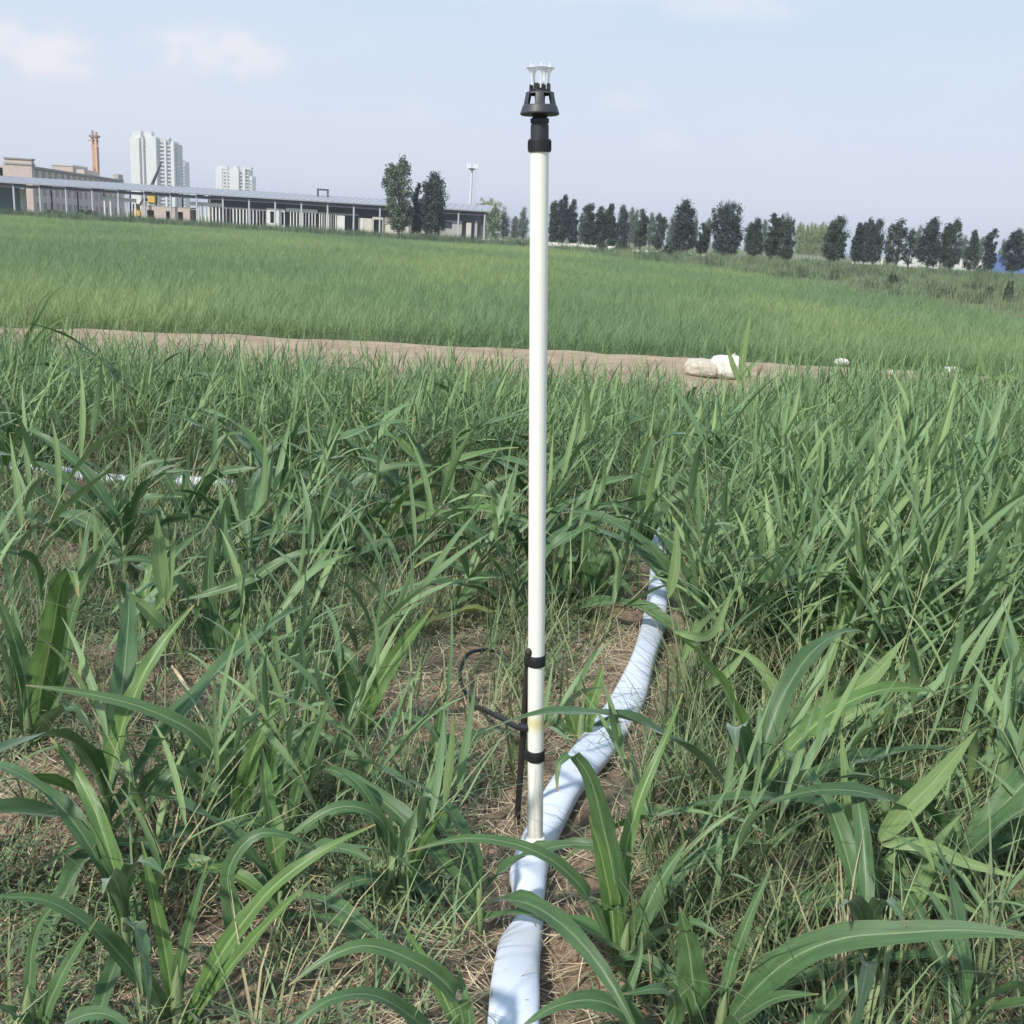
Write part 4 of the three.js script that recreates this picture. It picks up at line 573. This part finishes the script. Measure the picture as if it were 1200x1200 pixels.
maizeShown('maize plant left of the pole with a pale torn-looking leaf folded at its top', 418, 880, [
  [[[418, 865], [412, 820], [403, 785], [396, 764, -.02], [410, 770, -.05], [424, 800, -.06]], 27, .85, 0], [[[425, 860], [440, 810], [470, 760, .03], [507, 712, .05]], 26, .75, 2], [[[422, 860], [432, 790, .03], [455, 730, .06], [480, 690, .08]], 20, .6, 0],
  [[[415, 860], [385, 815, -.05], [360, 800, -.08], [335, 830, -.1]], 21, .5, 1], [[[425, 865], [465, 840, -.1], [500, 850, -.15], [520, 880, -.18]], 18, .4, 1]]);
maizeShown('short upright maize plant standing on bare soil left of the lower strap', 512, 915, [
  [[[512, 905], [510, 875], [514, 850], [517, 822]], 17, .85, 0], [[[514, 905], [520, 880], [530, 862, -.02], [538, 880, -.04]], 15, .6, 1], [[[511, 905], [503, 890], [492, 880, -.02], [480, 893, -.04]], 14, .5, 1], [[[513, 905], [540, 880, .02], [560, 860, .06], [590, 850, .1]], 14, .4, 1]]);
maizeShown('bright green maize plant between the pole and the white hose', 678, 890, [
  [[[678, 880], [672, 850], [664, 825], [662, 812]], 22, .9, 2], [[[680, 880], [688, 840], [700, 805, .02], [707, 780, .04]], 24, .8, 2], [[[674, 880], [655, 850, .03], [640, 840, .05], [632, 870, .06]], 17, .6, 1], [[[682, 870], [705, 850, .03], [725, 835, .05]], 15, .5, 1]]);
maizeShown('maize plant whose long leaf runs right across the left middle ground', 262, 800, [
  [[[264, 775], [272, 725], [298, 680, .02], [350, 649, .04], [402, 645, .06]], 17, .6, 0], [[[262, 720], [300, 677, -.02], [262, 690, -.04], [210, 704, -.06]], 18, .7, 0], [[[258, 780], [246, 715, .02], [245, 660, .05], [252, 628, .08]], 22, .8, 1],
  [[[262, 780], [280, 740], [285, 705, .03], [280, 660, .05]], 22, .7, 2], [[[256, 780], [232, 735, -.02], [222, 700, -.04], [190, 662, -.08], [150, 655, -.12], [105, 668, -.15]], 16, .5, 1]]);
maizeShown('fan-shaped maize plant at the left edge of the middle ground', 97, 652, [
  [[[96, 640], [75, 605], [50, 580, -.02], [22, 555, -.05]], 17, .6, 0], [[[98, 640], [99, 610], [100, 588]], 13, .9, 2], [[[100, 640], [108, 590], [115, 560, .02], [138, 536, .05]], 15, .6, 1], [[[102, 640], [125, 610, -.02], [160, 585, -.04], [216, 582, -.06]], 16, .55, 0],
  [[[97, 640], [96, 595, .05], [88, 570, .08], [75, 566, .1], [72, 585, .12]], 15, .6, 1], [[[95, 640], [70, 625, -.05], [45, 605, -.1], [-10, 600, -.15]], 14, .5, 0], [[[102, 640], [130, 600, .08], [165, 548, .12], [215, 536, .15]], 13, .5, 0]]);
maizeShown('arching maize plant second from the left edge in the middle ground', 214, 636, [
  [[[212, 620], [205, 580], [185, 545, .02], [158, 502, .04]], 14, .6, 0], [[[217, 620], [230, 585], [258, 555, -.02], [305, 548, -.04]], 20, .6, 0], [[[213, 620], [222, 590, .02], [226, 570, .04]], 13, .8, 2], [[[215, 620], [218, 560, .05], [222, 530, .06]], 13, .7, 1], [[[210, 620], [190, 605, -.05], [155, 600, -.08], [108, 618, -.1]], 13, .4, 1], [[[218, 620], [250, 540, .1], [262, 512, .14], [290, 505, .18]], 14, .5, 0]]);
maizeShown('maize plant with two leaves arching left behind the long right-reaching leaf', 388, 682, [
  [[[386, 660], [378, 610], [355, 585, -.02], [300, 578, -.05]], 15, .6, 0], [[[390, 660], [395, 600], [420, 565, .02], [470, 545, .04], [525, 548, .06]], 15, .6, 1], [[[387, 660], [380, 590, .03], [385, 540, .06]], 15, .8, 0], [[[390, 660], [405, 640, -.03], [440, 600, -.05], [480, 575, -.08]], 15, .5, 0], [[[389, 660], [391, 620], [398, 585, .02]], 14, .8, 2], [[[391, 665], [420, 650, -.08], [480, 625, -.1], [540, 628, -.12]], 15, .45, 1]]);
maizeShown('dark maize plant left of the pole at hose height', 545, 660, [
  [[[543, 640], [535, 595], [525, 565], [518, 540, .02]], 20, .8, 1], [[[547, 640], [560, 590], [580, 565, .02], [618, 552, .04]], 14, .6, 1], [[[545, 640], [575, 600, -.03], [600, 580, -.04], [625, 590, -.05]], 14, .5, 0], [[[541, 640], [520, 605, -.03], [480, 590, -.05], [440, 600, -.06]], 14, .5, 0], [[[546, 640], [553, 600, .03], [560, 560, .05], [585, 525, .06]], 13, .6, 0]]);
maizeShown('maize plant with a rolled grey-green leaf right of the pole', 692, 720, [
  [[[690, 700], [684, 670], [672, 652, -.02], [663, 665, -.04], [661, 690, -.05]], 20, .7, 0], [[[694, 700], [705, 660], [728, 625, .02], [745, 600, .03]], 18, .7, 1], [[[692, 700], [690, 650, .03], [695, 600, .05], [705, 565, .06]], 18, .7, 0], [[[696, 700], [722, 680, -.05], [745, 700, -.08]], 15, .5, 0], [[[690, 705], [668, 700, -.06], [645, 715, -.1]], 15, .4, 1]]);
maizeShown('large-leaved maize plant just above the far end of the hose', 752, 660, [
  [[[752, 640], [748, 595], [752, 560], [765, 510, .02]], 26, .85, 1], [[[756, 640], [775, 600], [800, 580], [860, 560, .02]], 15, .5, 0], [[[750, 645], [735, 625, -.04], [715, 640, -.06], [700, 680, -.08]], 18, .6, 1], [[[758, 640], [778, 585, .03], [800, 545, .05]], 17, .6, 0]]);
maizeShown('maize plant half cut off by the right edge', 1185, 700, [
  [[[1183, 680], [1178, 630], [1180, 590], [1186, 560, .02]], 30, .9, 1], [[[1186, 680], [1160, 640, -.04], [1110, 610, -.06], [1040, 605, -.08]], 16, .5, 0], [[[1184, 680], [1195, 640], [1215, 600]], 18, .6, 0]]);
maizeShown('maize plant at the bottom edge with a leaf arching over from beside the hose end', 548, 1300, [
  [[[550, 1250], [535, 1170], [500, 1135, -.02], [430, 1108, -.05], [385, 1122, -.07], [338, 1155, -.09]], 27, .6, 0], [[[540, 1250], [480, 1190, -.06], [430, 1165, -.1], [380, 1175, -.14], [320, 1225, -.18]], 25, .5, 1], [[[552, 1250], [530, 1190, .05], [500, 1130, .08], [470, 1080, .1]], 18, .7, 2], [[[545, 1250], [550, 1190], [535, 1130, .04]], 17, .8, 0]]);
maizeShown('maize plant in front of the pole with a leaf arching left over the straw', 470, 1085, [
  [[[472, 1060], [462, 1000], [440, 955, -.02], [400, 945, -.05], [355, 968, -.07], [318, 1000, -.08]], 19, .55, 0], [[[474, 1060], [478, 985, .02], [500, 945, .04], [535, 955, .05], [558, 990, .05]], 17, .55, 1], [[[470, 1060], [452, 985, .04], [425, 925, .06], [380, 890, .08]], 20, .6, 1], [[[473, 1060], [490, 1000, -.02], [520, 950, -.03]], 15, .7, 2], [[[468, 1065], [440, 1030, -.06], [400, 1040, -.1], [370, 1070, -.12]], 18, .5, 1]]);
maizeShown('pale maize plant at the lower left corner with leaves crossing the frame edge', 40, 1260, [
  [[[42, 1230], [60, 1170], [85, 1120, .02], [115, 1075, .03]], 21, .7, 0], [[[40, 1230], [20, 1190, -.03], [-10, 1175, -.05]], 24, .5, 1], [[[45, 1235], [85, 1195, -.05], [130, 1190, -.08], [175, 1230, -.1]], 24, .5, 1], [[[42, 1230], [35, 1150, .05], [45, 1085, .08], [78, 1045, .1]], 16, .6, 0]]);
maizeShown('maize plant with straight upright leaves left of the arching one before the pole', 335, 1010, [
  [[[336, 990], [348, 930], [366, 870], [393, 800, .02]], 19, .7, 0], [[[334, 990], [322, 940], [318, 890, .02], [330, 845, .03]], 20, .8, 2], [[[338, 990], [375, 960, -.03], [420, 950, -.05], [455, 985, -.06]], 18, .5, 1], [[[332, 990], [300, 965, -.04], [262, 970, -.06], [240, 1000, -.07]], 17, .5, 0]]);
// further plants: pixel of the foot, size
const MORE = [[128, 1015], [330, 1110], [150, 1150], [620, 700], [300, 600], [440, 690], [170, 780], [870, 1010], [1100, 1090], [1000, 1190], [560, 1110], [470, 640], [505, 612], [620, 640], [330, 640], [290, 690], [150, 700], [640, 590], [60, 520], [160, 528], [250, 515], [340, 530], [430, 540], [560, 540], [690, 545], [800, 520], [900, 540], [1000, 560], [1100, 545], [460, 505], [860, 620], [985, 690], [1090, 650], [1180, 930], [600, 740], [900, 800], [810, 780], [1120, 1250], [990, 830], [660, 660], [10, 590]];
{
  const r = rng(88);
  MORE.forEach(([x, y], i) => { const p = G(x, y), d = -p.z, where = d > 5.3 ? 'young maize plant standing in the tall grass behind the crosswise hose' : x < 620 ? 'young maize plant among straw and weeds left of the pole' : 'young maize plant mixed into the reeds right of the pole';
    maize(p, (0.82 + 0.36 * r()) * (d > 3.5 ? 1.18 : 1) * (y > 1100 ? 0.8 : 1), r() * 6.28, where, d > 5.3 ? 'maize behind the crosswise hose' : x < 620 ? 'maize left of the pole' : 'maize among the reeds', Math.floor(r() * 4), i % 7); });
}
// each plant that no shown detail singles out is named by its row and its place in it
{
  const rows = [[5.3, 'behind the crosswise hose'], [3.5, 'between crosswise hose and pole'], [2.35, 'level with the foot of the pole'], [0, 'nearest the viewer']], all = scene.children.filter((o) => o.name.startsWith('maize_plant'));
  let far = Infinity; for (const [near, where] of rows) { all.filter((o) => -o.position.z >= near && -o.position.z < far).sort((a, b) => toPx(a.position)[0] - toPx(b.position)[0]).forEach((o, i) => { if (o.userData.group) o.userData.label = 'maize plant ' + ORD[i] + ' from the left, row ' + where; }); far = near; }
}
// reeds
function reedParts(seed, tall = 1) {
  const r = rng(seed), H = (0.46 + 0.22 * r()) * tall, n = 7 + Math.floor(r() * 3), lean = 0.1 + 0.4 * r(), c = arc(V(0, -0.02, 0), 0, Math.PI / 2 - lean * 0.6, lean, H, 9), cv = new THREE.CatmullRomCurve3(c), az0 = r() * 6.28, leaves = [];
  const stem = new Acc().tube(c, (t) => 0.0026 * (1 - 0.6 * t), 5);
  for (let i = 0; i < n; i++) {
    const f = (i + 0.6) / n, t = 0.16 + 0.84 * f, o = cv.getPoint(Math.min(1, t)), az = az0 + Math.PI * i + (r() - 0.5) * 1.1, L = (0.17 + 0.15 * Math.sin(Math.PI * Math.min(1, 0.25 + 0.6 * f))) * (0.8 + 0.4 * r()), top = i >= n - 2;
    leaves.push({ c: arc(o, az, top ? 1.15 + 0.3 * r() : 0.75 + 0.45 * r(), top ? 0.25 + 0.3 * r() : 0.35 + 0.9 * r() * r(), L, 8, (r() - 0.5) * 0.6), half: reedWidth((0.007 + 0.0055 * r()) * (tall < 1 ? 0.55 : 1)), side: sideOf(az), fold: 0.35, twist: (r() - 0.5) * 2.4, cols: 1, vscale: 2.5 });
  }
  return { stem, leaves, H };
}
const RD = Array.from({ length: 9 }, (_, i) => reedParts(5000 + i * 13, i > 4 ? 0.97 : 1)), rdProto = [];
const RDG = RD.map((q) => ({ stem: q.stem.geo(), leaves: q.leaves.map((l) => new Acc().blade(l).geo()) }));
const RDM = RD.map((q) => { const a = new Acc(); a.p = [...q.stem.p]; a.uv = [...q.stem.uv]; a.i = [...q.stem.i]; q.leaves.forEach((l) => a.blade(l)); return a.geo(); });
function reed(p, s, turn, tilt, m, variant, label, group) {
  let o; const g = RDG[variant];
  if (rdProto[variant]) { o = rdProto[variant].clone(); o.name = numbered('reed_shoot'); scene.add(o); }
  else { o = new THREE.Group(); o.name = numbered('reed_shoot'); scene.add(o); part('stem', g.stem, reedStem, o); g.leaves.forEach((l) => part('leaf', l, REED[0], o)); rdProto[variant] = o; }
  o.traverse((q) => { if (q.name === 'leaf') q.material = REED[(m + (q.id % 5 === 0 ? 1 : q.id % 7 === 0 ? 2 : 0)) % 3]; });
  o.position.set(p.x, soilH(p.x, p.z), p.z); o.rotation.set(tilt[0], turn, tilt[1], 'YXZ'); o.scale.setScalar(s); o.userData = {}; tag(o, label, 'reed', group); return o;
}
// reeds that stand out in the photograph: foot pixel, scale, turn
function reedShown(label, bx, by, stemPts, leaves, m = 0) {
  const g0 = G(bx, by), base = V(g0.x, soilH(g0.x, g0.z), g0.z), d0 = -base.z, o = thing('reed_shoot', label, 'reed', base), q = (a) => P(a[0], a[1], d0 + (a[2] ?? 0)).sub(base);
  part('stem', new Acc().tube(new THREE.CatmullRomCurve3([V(0, -0.02, 0), ...stemPts.map(q)]).getPoints(14), (t) => 0.0035 * (1 - 0.55 * t), 7).geo(), reedStem, o);
  leaves.forEach(([pts, wpx, tw = 0.3]) => { const c = new THREE.CatmullRomCurve3(pts.map(q)).getSpacedPoints(14), mid = toPx(c[6].clone().add(base)), w = wpx / 2 * mid[2] / FOCAL, see = c[6].clone().add(base).sub(camera.position).normalize(), side = see.cross(c[12].clone().sub(c[1]).normalize()).normalize().lerp(V(0, 0.3, -0.4), 0.35); part('leaf', new Acc().blade({ c, half: reedWidth(w), side, fold: 0.3, twist: tw, cols: 2, vscale: 2.5 }).geo(), REED[m], o); });
}
reedShown('leaning reed with two broad pale leaves pointing right', 905, 915, [[925, 870], [945, 830], [962, 770]], [[[[945, 835], [985, 815, -.02], [1020, 795, -.04], [1062, 745, -.05]], 22], [[[940, 858], [985, 848, -.03], [1040, 838, -.05], [1085, 832, -.08]], 24], [[[950, 815], [968, 780], [982, 745], [990, 715]], 12], [[[935, 850], [905, 800, .02], [880, 770, .04], [850, 758, .06]], 15], [[[948, 840], [972, 850, -.06], [1010, 830, -.08], [1030, 822, -.1]], 18]], 2);
reedShown('reed with a tall spear-like tip leaf on a bare pale stem left of centre', 194, 905, [[194, 830], [194, 760], [193, 700]], [[[[193, 700], [188, 670], [186, 635], [183, 600]], 19, .1], [[[194, 735], [180, 722, -.02], [165, 708, -.03], [147, 692, -.05]], 17], [[[195, 705], [200, 670, .01], [203, 640, .02], [206, 612, .03]], 8]], 2);
reedShown('tall leaning reed with a pale bare stem beside the hose end', 835, 880, [[815, 830], [796, 770], [782, 695]], [[[[783, 700], [790, 670], [793, 640], [792, 612]], 13], [[[790, 740], [830, 745, -.02], [855, 700, -.03], [858, 690, -.04]], 11], [[[800, 775], [815, 740], [850, 705]], 10], [[[810, 810], [850, 790, -.02], [880, 755, -.02]], 12]], 2);
reedShown('reed with a broad diagonal leaf at the right foreground', 1010, 1110, [[1018, 1060], [1028, 1010], [1035, 985]], [[[[1030, 985], [1060, 950, -.01], [1095, 915, -.02], [1145, 855, -.04]], 27, .1], [[[1022, 1040], [1040, 1010], [1060, 975]], 12], [[[1024, 1030], [1000, 960, .03], [990, 900, .04], [985, 850, .05]], 17], [[[1035, 990], [1080, 990, -.03], [1130, 1010, -.05], [1200, 1030, -.08]], 17], [[[1025, 1050], [1060, 1065, -.05], [1090, 1020, -.06], [1105, 990, -.08]], 20]], 2);
reedShown('reed with an upright pale blade close to the right edge', 1172, 1030, [[1174, 990], [1176, 940]], [[[[1176, 975], [1172, 925], [1178, 880], [1185, 820]], 26, .1], [[[1175, 1000], [1150, 960, -.02], [1125, 915, -.03]], 15], [[[1176, 985], [1210, 940], [1240, 900]], 16]], 0);
reedShown('reed with crossing narrow blades beside the right maize plant', 1060, 1100, [[1062, 1060], [1064, 1030]], [[[[1063, 1050], [1080, 1020, -.02], [1100, 985, -.03], [1130, 950, -.04]], 14], [[[1062, 1060], [1040, 1075, -.03], [1085, 1050, -.05], [1115, 985, -.06]], 20], [[[1064, 1030], [1040, 960, .04], [1030, 900, .05]], 13], [[[1064, 1040], [1120, 985, .04], [1110, 930, .06], [1115, 905, .08]], 12]], 0);
reedShown('tall weed stalk bending right above the path at the left edge', 30, 500, [[27, 430], [30, 370], [40, 322], [54, 300]], [[[[29, 395], [45, 375], [62, 345], [78, 333]], 5], [[[27, 420], [55, 385], [75, 372], [90, 366]], 6], [[[28, 410], [38, 385], [50, 350], [60, 342]], 5], [[[27, 440], [55, 395], [70, 388], [85, 392]], 5], [[[28, 450], [30, 420, -.02], [34, 395, -.04]], 8], [[[27, 470], [60, 440], [100, 405]], 5], [[[27, 465], [0, 468], [-20, 480]], 6]], 2);
reedShown('tall reed standing up against the path right of the sack', 862, 490, [[866, 450], [872, 410]], [[[[868, 440], [872, 405], [880, 365]], 9], [[[867, 450], [858, 425], [850, 400]], 7], [[[868, 445], [880, 430], [893, 420]], 6]], 2);
reedShown('reed clump tip with pale feathery leaves at the right end of the path', 1150, 520, [[1150, 470], [1155, 440]], [[[[1150, 455], [1135, 440], [1118, 425]], 8], [[[1152, 450], [1175, 440], [1205, 447]], 7], [[[1150, 465], [1125, 455], [1100, 462]], 6], [[[1155, 440], [1150, 425], [1148, 405]], 6]], 2);
{
  const r = rng(606), spots = [];
  const density = (x, d) => { const u = x / d; if (d > 8.95 - 0.5 * n2(x * 0.9, 4) + 0.45 * smoothstep(x / d, 0.18, 0.3) + 0.5 * smoothstep(-x / d, 0.25, 0.4)) return 0; const back = smoothstep(d, 4.6, 5.9); const right = smoothstep(u + 0.04 * n2(d * 2, 3), 0.12, 0.2) * smoothstep(d, 1.3, 2.2); return Math.max(back * 0.95, right * (0.75 + 0.25 * smoothstep(d, 2.4, 3.6)), lerp(0.24, 0.13, smoothstep(d, 2.2, 2.7)) * smoothstep(d, 1.6, 2.2), u < -0.01 && u > -0.24 ? 0.34 * (1 - smoothstep(d, 2.1, 2.5)) : 0); };
  for (let k = 0; k < 14000 && spots.length < 4600; k++) {
    const d = Math.sqrt(lerp(1.55 * 1.55, 9.9 * 9.9, r())), x = (r() * 2 - 1) * (0.56 * d + 0.5), z = -d; let q = density(x, d) * (0.55 + 0.45 * smoothstep(n2(x * 1.3, z * 1.3), -0.5, 0.5)); if (d < 5) q *= bare(x, z) * 0.9 + 0.05;
    if (r() > q) continue; const p = V(x, 0, z), s = (0.8 + 0.45 * r()) * (0.74 + 0.26 * smoothstep(d, 1.8, 3.4)) * (1 - 0.3 * smoothstep(d, 4.5, 8) * (1 - 0.6 * smoothstep(x / d, 0.15, 0.32))); if (blocks(p, 0.42 * s, 40) && r() > 0.06) continue; if (d > 1.85 && d < 2.65 && r() > 0.22) { const [sx] = toPx(p); if (sx > 850 && sx < 1120) continue; } if (d > 7 && r() > 0.25) { const [sx] = toPx(p); if (sx > 800 && sx < 884 && r() < 0.85) continue; } if (hides(p, 0.42) && r() > 0.2) continue; if (d < 2.1 && r() < 0.5) continue;
    spots.push({ p, s, d, turn: (r() - 0.5) * 2.6 + (r() < 0.15 ? 3.14 : 0), tilt: [(r() - 0.5) * 0.5, 0.08 - 0.42 * r()], m: r() < 0.5 ? 0 : r() < 0.6 ? 1 : 2, v: r() < smoothstep(d, 2.6, 6) * 0.85 + 0.15 ? 5 + Math.floor(r() * 4) : Math.floor(r() * 5) });
  }
  spots.sort((a, b) => a.d - b.d);
  spots.slice(0, 285).forEach((q) => { const u = q.p.x / q.d; const [w, g] = u < -0.2 ? ['thin green reed shoot between maize plants at the far left foreground', 'reeds at the left foreground'] : u < 0.12 ? ['thin green reed shoot near the foot of the pole and the hose', 'reeds near the pole'] : ['green reed shoot with lance-shaped leaves in the dense stand right of the hose', 'reeds right of the hose']; reed(q.p, q.s, q.turn, q.tilt, q.m, q.v, w, g); });
  const rest = spots.slice(285), tones = [lin(0.87, 0.93, 0.83), lin(0.64, 0.74, 0.65), lin(1.05, 1.04, 0.84)], base = leafMat(reedTex, lin(1, 1, 1), 0.3, 0.1);
  for (let v = 0; v < 9; v++) { const L = rest.filter((q) => q.v === v); stuff('reed_grass', RDM[v], base, L.map((q) => mat4(V(q.p.x, soilH(q.p.x, q.p.z), q.p.z), q.tilt[0], q.turn, q.tilt[1], q.s)), 'tall mixed reeds growing thickly between the maize and the dirt path', 'reeds', L.map((q) => (r() < 0.07 ? lin(1.15, 0.95, 0.82) : tones[q.m].clone()).multiplyScalar(0.8 + 0.4 * r()))); }
  // thin grass under the reeds, low weeds on the soil, straw
  const GT = [tuft(61, 11, 0.36, 0.06, 0.0036, 4, 0.5), tuft(62, 9, 0.44, 0.05, 0.0044, 4, 0.4), tuft(63, 12, 0.16, 0.06, 0.003, 3, 1.0), tuft(64, 10, 0.1, 0.05, 0.0035, 3, 1.2)], L = [[], [], [], []], C = [[], [], [], []];
  const add = (k, x, z, s, c) => { L[k].push(mat4(V(x, soilH(x, z) - 0.005, z), (r() - 0.5) * 0.35, r() * 6.28, (r() - 0.5) * 0.35, s)); C[k].push(c); };
  for (let k = 0; k < 30000; k++) {
    const d = Math.sqrt(lerp(1.3 * 1.3, 10 * 10, r())), x = (r() * 2 - 1) * (0.56 * d + 0.5), z = -d, j = 0.75 + 0.5 * r(), y = r(), den = density(x, d < 8.9 ? Math.min(d, 8.2) : d), b = d < 5.2 ? bare(x, z) : 1;
    const c = r() < 0.10 ? lin(0.30 * j, 0.26 * j, 0.15 * j) : lin(lerp(0.115, 0.205, y) * j, lerp(0.185, 0.25, y) * j, lerp(0.085, 0.11, y) * j);
    if (nearHose(x, z) && r() < 0.93) continue;
    if (r() < den * (d > 5 ? 0.85 : 0.5)) { if ((!blocks(V(x, 0, z), 0.2, 36) || r() < 0.04) && (!hides(V(x, 0, z), 0.26) || r() < 0.2)) add(r() < 0.5 ? 0 : 1, x, z, (0.7 + 0.5 * r()) * (d > 7.6 ? 0.7 : 1), c); }
    else if (d < 9.2 && r() < b * 0.9 + 0.06 && (!blocks(V(x, 0, z), 0.08, 30) || r() < 0.07)) add(r() < 0.6 ? 2 : 3, x, z, 0.6 + 0.8 * r(), c);
  }
  const gm = std(lin(1, 1, 1), 0.7); for (let k = 0; k < 4; k++) stuff('grass', GT[k], gm, L[k], 'thin green grass growing between the reeds and on the soil', 'grass', C[k]);
  // sparse grass fringe on both edges of the path
  const F = [], FC = []; for (let k = 0; k < 900; k++) { const x = (r() * 2 - 1) * 8, far = r() < 0.5, z = far ? pathMid(x) - 1.35 - 0.3 * r() * r() : -8.75 - 0.7 * r() * r(); const j = 0.7 + 0.5 * r(); F.push(mat4(V(x, pathH(x, z) * 0.6, z), 0, r() * 6.28, 0, 0.5 + 0.6 * r())); FC.push(lin(0.14 * j, 0.20 * j, 0.10 * j)); } stuff('grass', GT[2], gm, F, 'thin grass fringing the dirt path', 'grass', FC);
  // forbs: small soft leaves close to the ground
  const fg = (() => { const q = rng(71), a = new Acc(); for (let k = 0; k < 60; k++) { const az = q() * 6.28, e = Math.sqrt(q()) * 0.08, o = V(Math.cos(az) * e, 0.015 + 0.09 * q() * (1 - e * 6), Math.sin(az) * e); a.blade({ c: arc(o, az + q(), 0.5 * q(), 0.7 * q(), 0.011 + 0.012 * q(), 2), half: (t) => 0.0032 * (1 - Math.abs(2 * t - 0.8) * 0.75), side: sideOf(az), cols: 1, fold: 0.3 }); } return a.geo(); })();
  const FB = [], FBC = []; for (let k = 0; k < 4200; k++) { const d = Math.sqrt(lerp(1.3 * 1.3, 7.5 * 7.5, r())), x = (r() * 2 - 1) * (0.56 * d + 0.5), z = -d; if (n2(x * 0.9 + 5, z * 0.9) < -0.05 || r() > bare(x, z) + 0.08 || nearHose(x, z) || blocks(V(x, 0, z), 0.05, 24)) continue; const j = 0.7 + 0.6 * r(); FB.push(mat4(V(x, soilH(x, z) - 0.005, z), 0, r() * 6.28, 0, 0.6 + 0.8 * r())); FBC.push(lin(0.11 * j, 0.16 * j, 0.075 * j)); } stuff('ground_weeds', fg, gm, FB, 'small-leaved green weeds covering the soil', 'weeds', FBC);
  const sg = [1, 2, 3].map((s) => { const q = rng(s * 5 + 1); return new Acc().blade({ c: arc(V(-0.06, 0, 0), 0, (q() - 0.3) * 0.5, (q() - 0.3) * 0.9, 0.14, 4, (q() - 0.5) * 1.4), half: (t) => 0.0013 * (1 - 0.4 * t), side: V(0, 0.3, 1), cols: 1, fold: 0.6 }).geo(); });
  const S = [[], [], []], SC = [[], [], []];
  for (let k = 0; k < 60000; k++) { const d = Math.sqrt(lerp(1.3 * 1.3, 7 * 7, Math.pow(r(), 1.25))), x = (r() * 2 - 1) * (0.56 * d + 0.5), z = -d; if (n2(x * 1.6, z * 1.6 + 9) + (1 - bare(x, z)) * 0.5 < -0.35 && r() < 0.8) continue; const v = Math.floor(r() * 3), s = 0.35 + 1.0 * r() * r(), j = 0.5 + 0.75 * r(); S[v].push(mat4(V(x, soilH(x, z) + 0.003 + 0.014 * r(), z), (r() - 0.5) * 0.5, r() * 6.28, (r() - 0.5) * 0.5 + (r() < 0.06 ? 0.9 : 0), V(s, s, 0.8 + 0.7 * r()))); SC[v].push(lin(0.50 * j, 0.42 * j, 0.28 * j)); }
  for (let v = 0; v < 3; v++) stuff('straw', sg[v], std(lin(1, 1, 1), 0.8), S[v], 'dry broken straw littering the soil', 'straw', SC[v]);
  // dry stalks that stand out
  const stalk = (label, a, b, w) => { const p = G(...a, 0.05), q = G(...b, 0.03).sub(p), o = thing('dry_stalk', label, 'stalk', p); o.position.y += 0.02; const c = [V(0, 0, 0), q.clone().multiplyScalar(0.5).add(V(0, 0.015, 0)), q]; part('blade', new Acc().blade({ c: new THREE.CatmullRomCurve3(c).getPoints(8), half: (t) => w * (0.4 + 0.6 * Math.sin(Math.PI * Math.min(1, t + 0.1))), side: V(1, 0.6, 0), cols: 1, fold: 0.5 }).geo(), std(lin(0.62, 0.50, 0.34), 0.8), o); };
  stalk('pale dry stalk lying on the bare soil left of the pole', [201, 786], [238, 852], 0.006); stalk('thin dry stalk standing slanted at the left foreground', [108, 905], [12, 975], 0.003); stalk('short dry stalk among straw at the lower right', [978, 990], [963, 985], 0.008);
}
renderer.render(scene, camera);
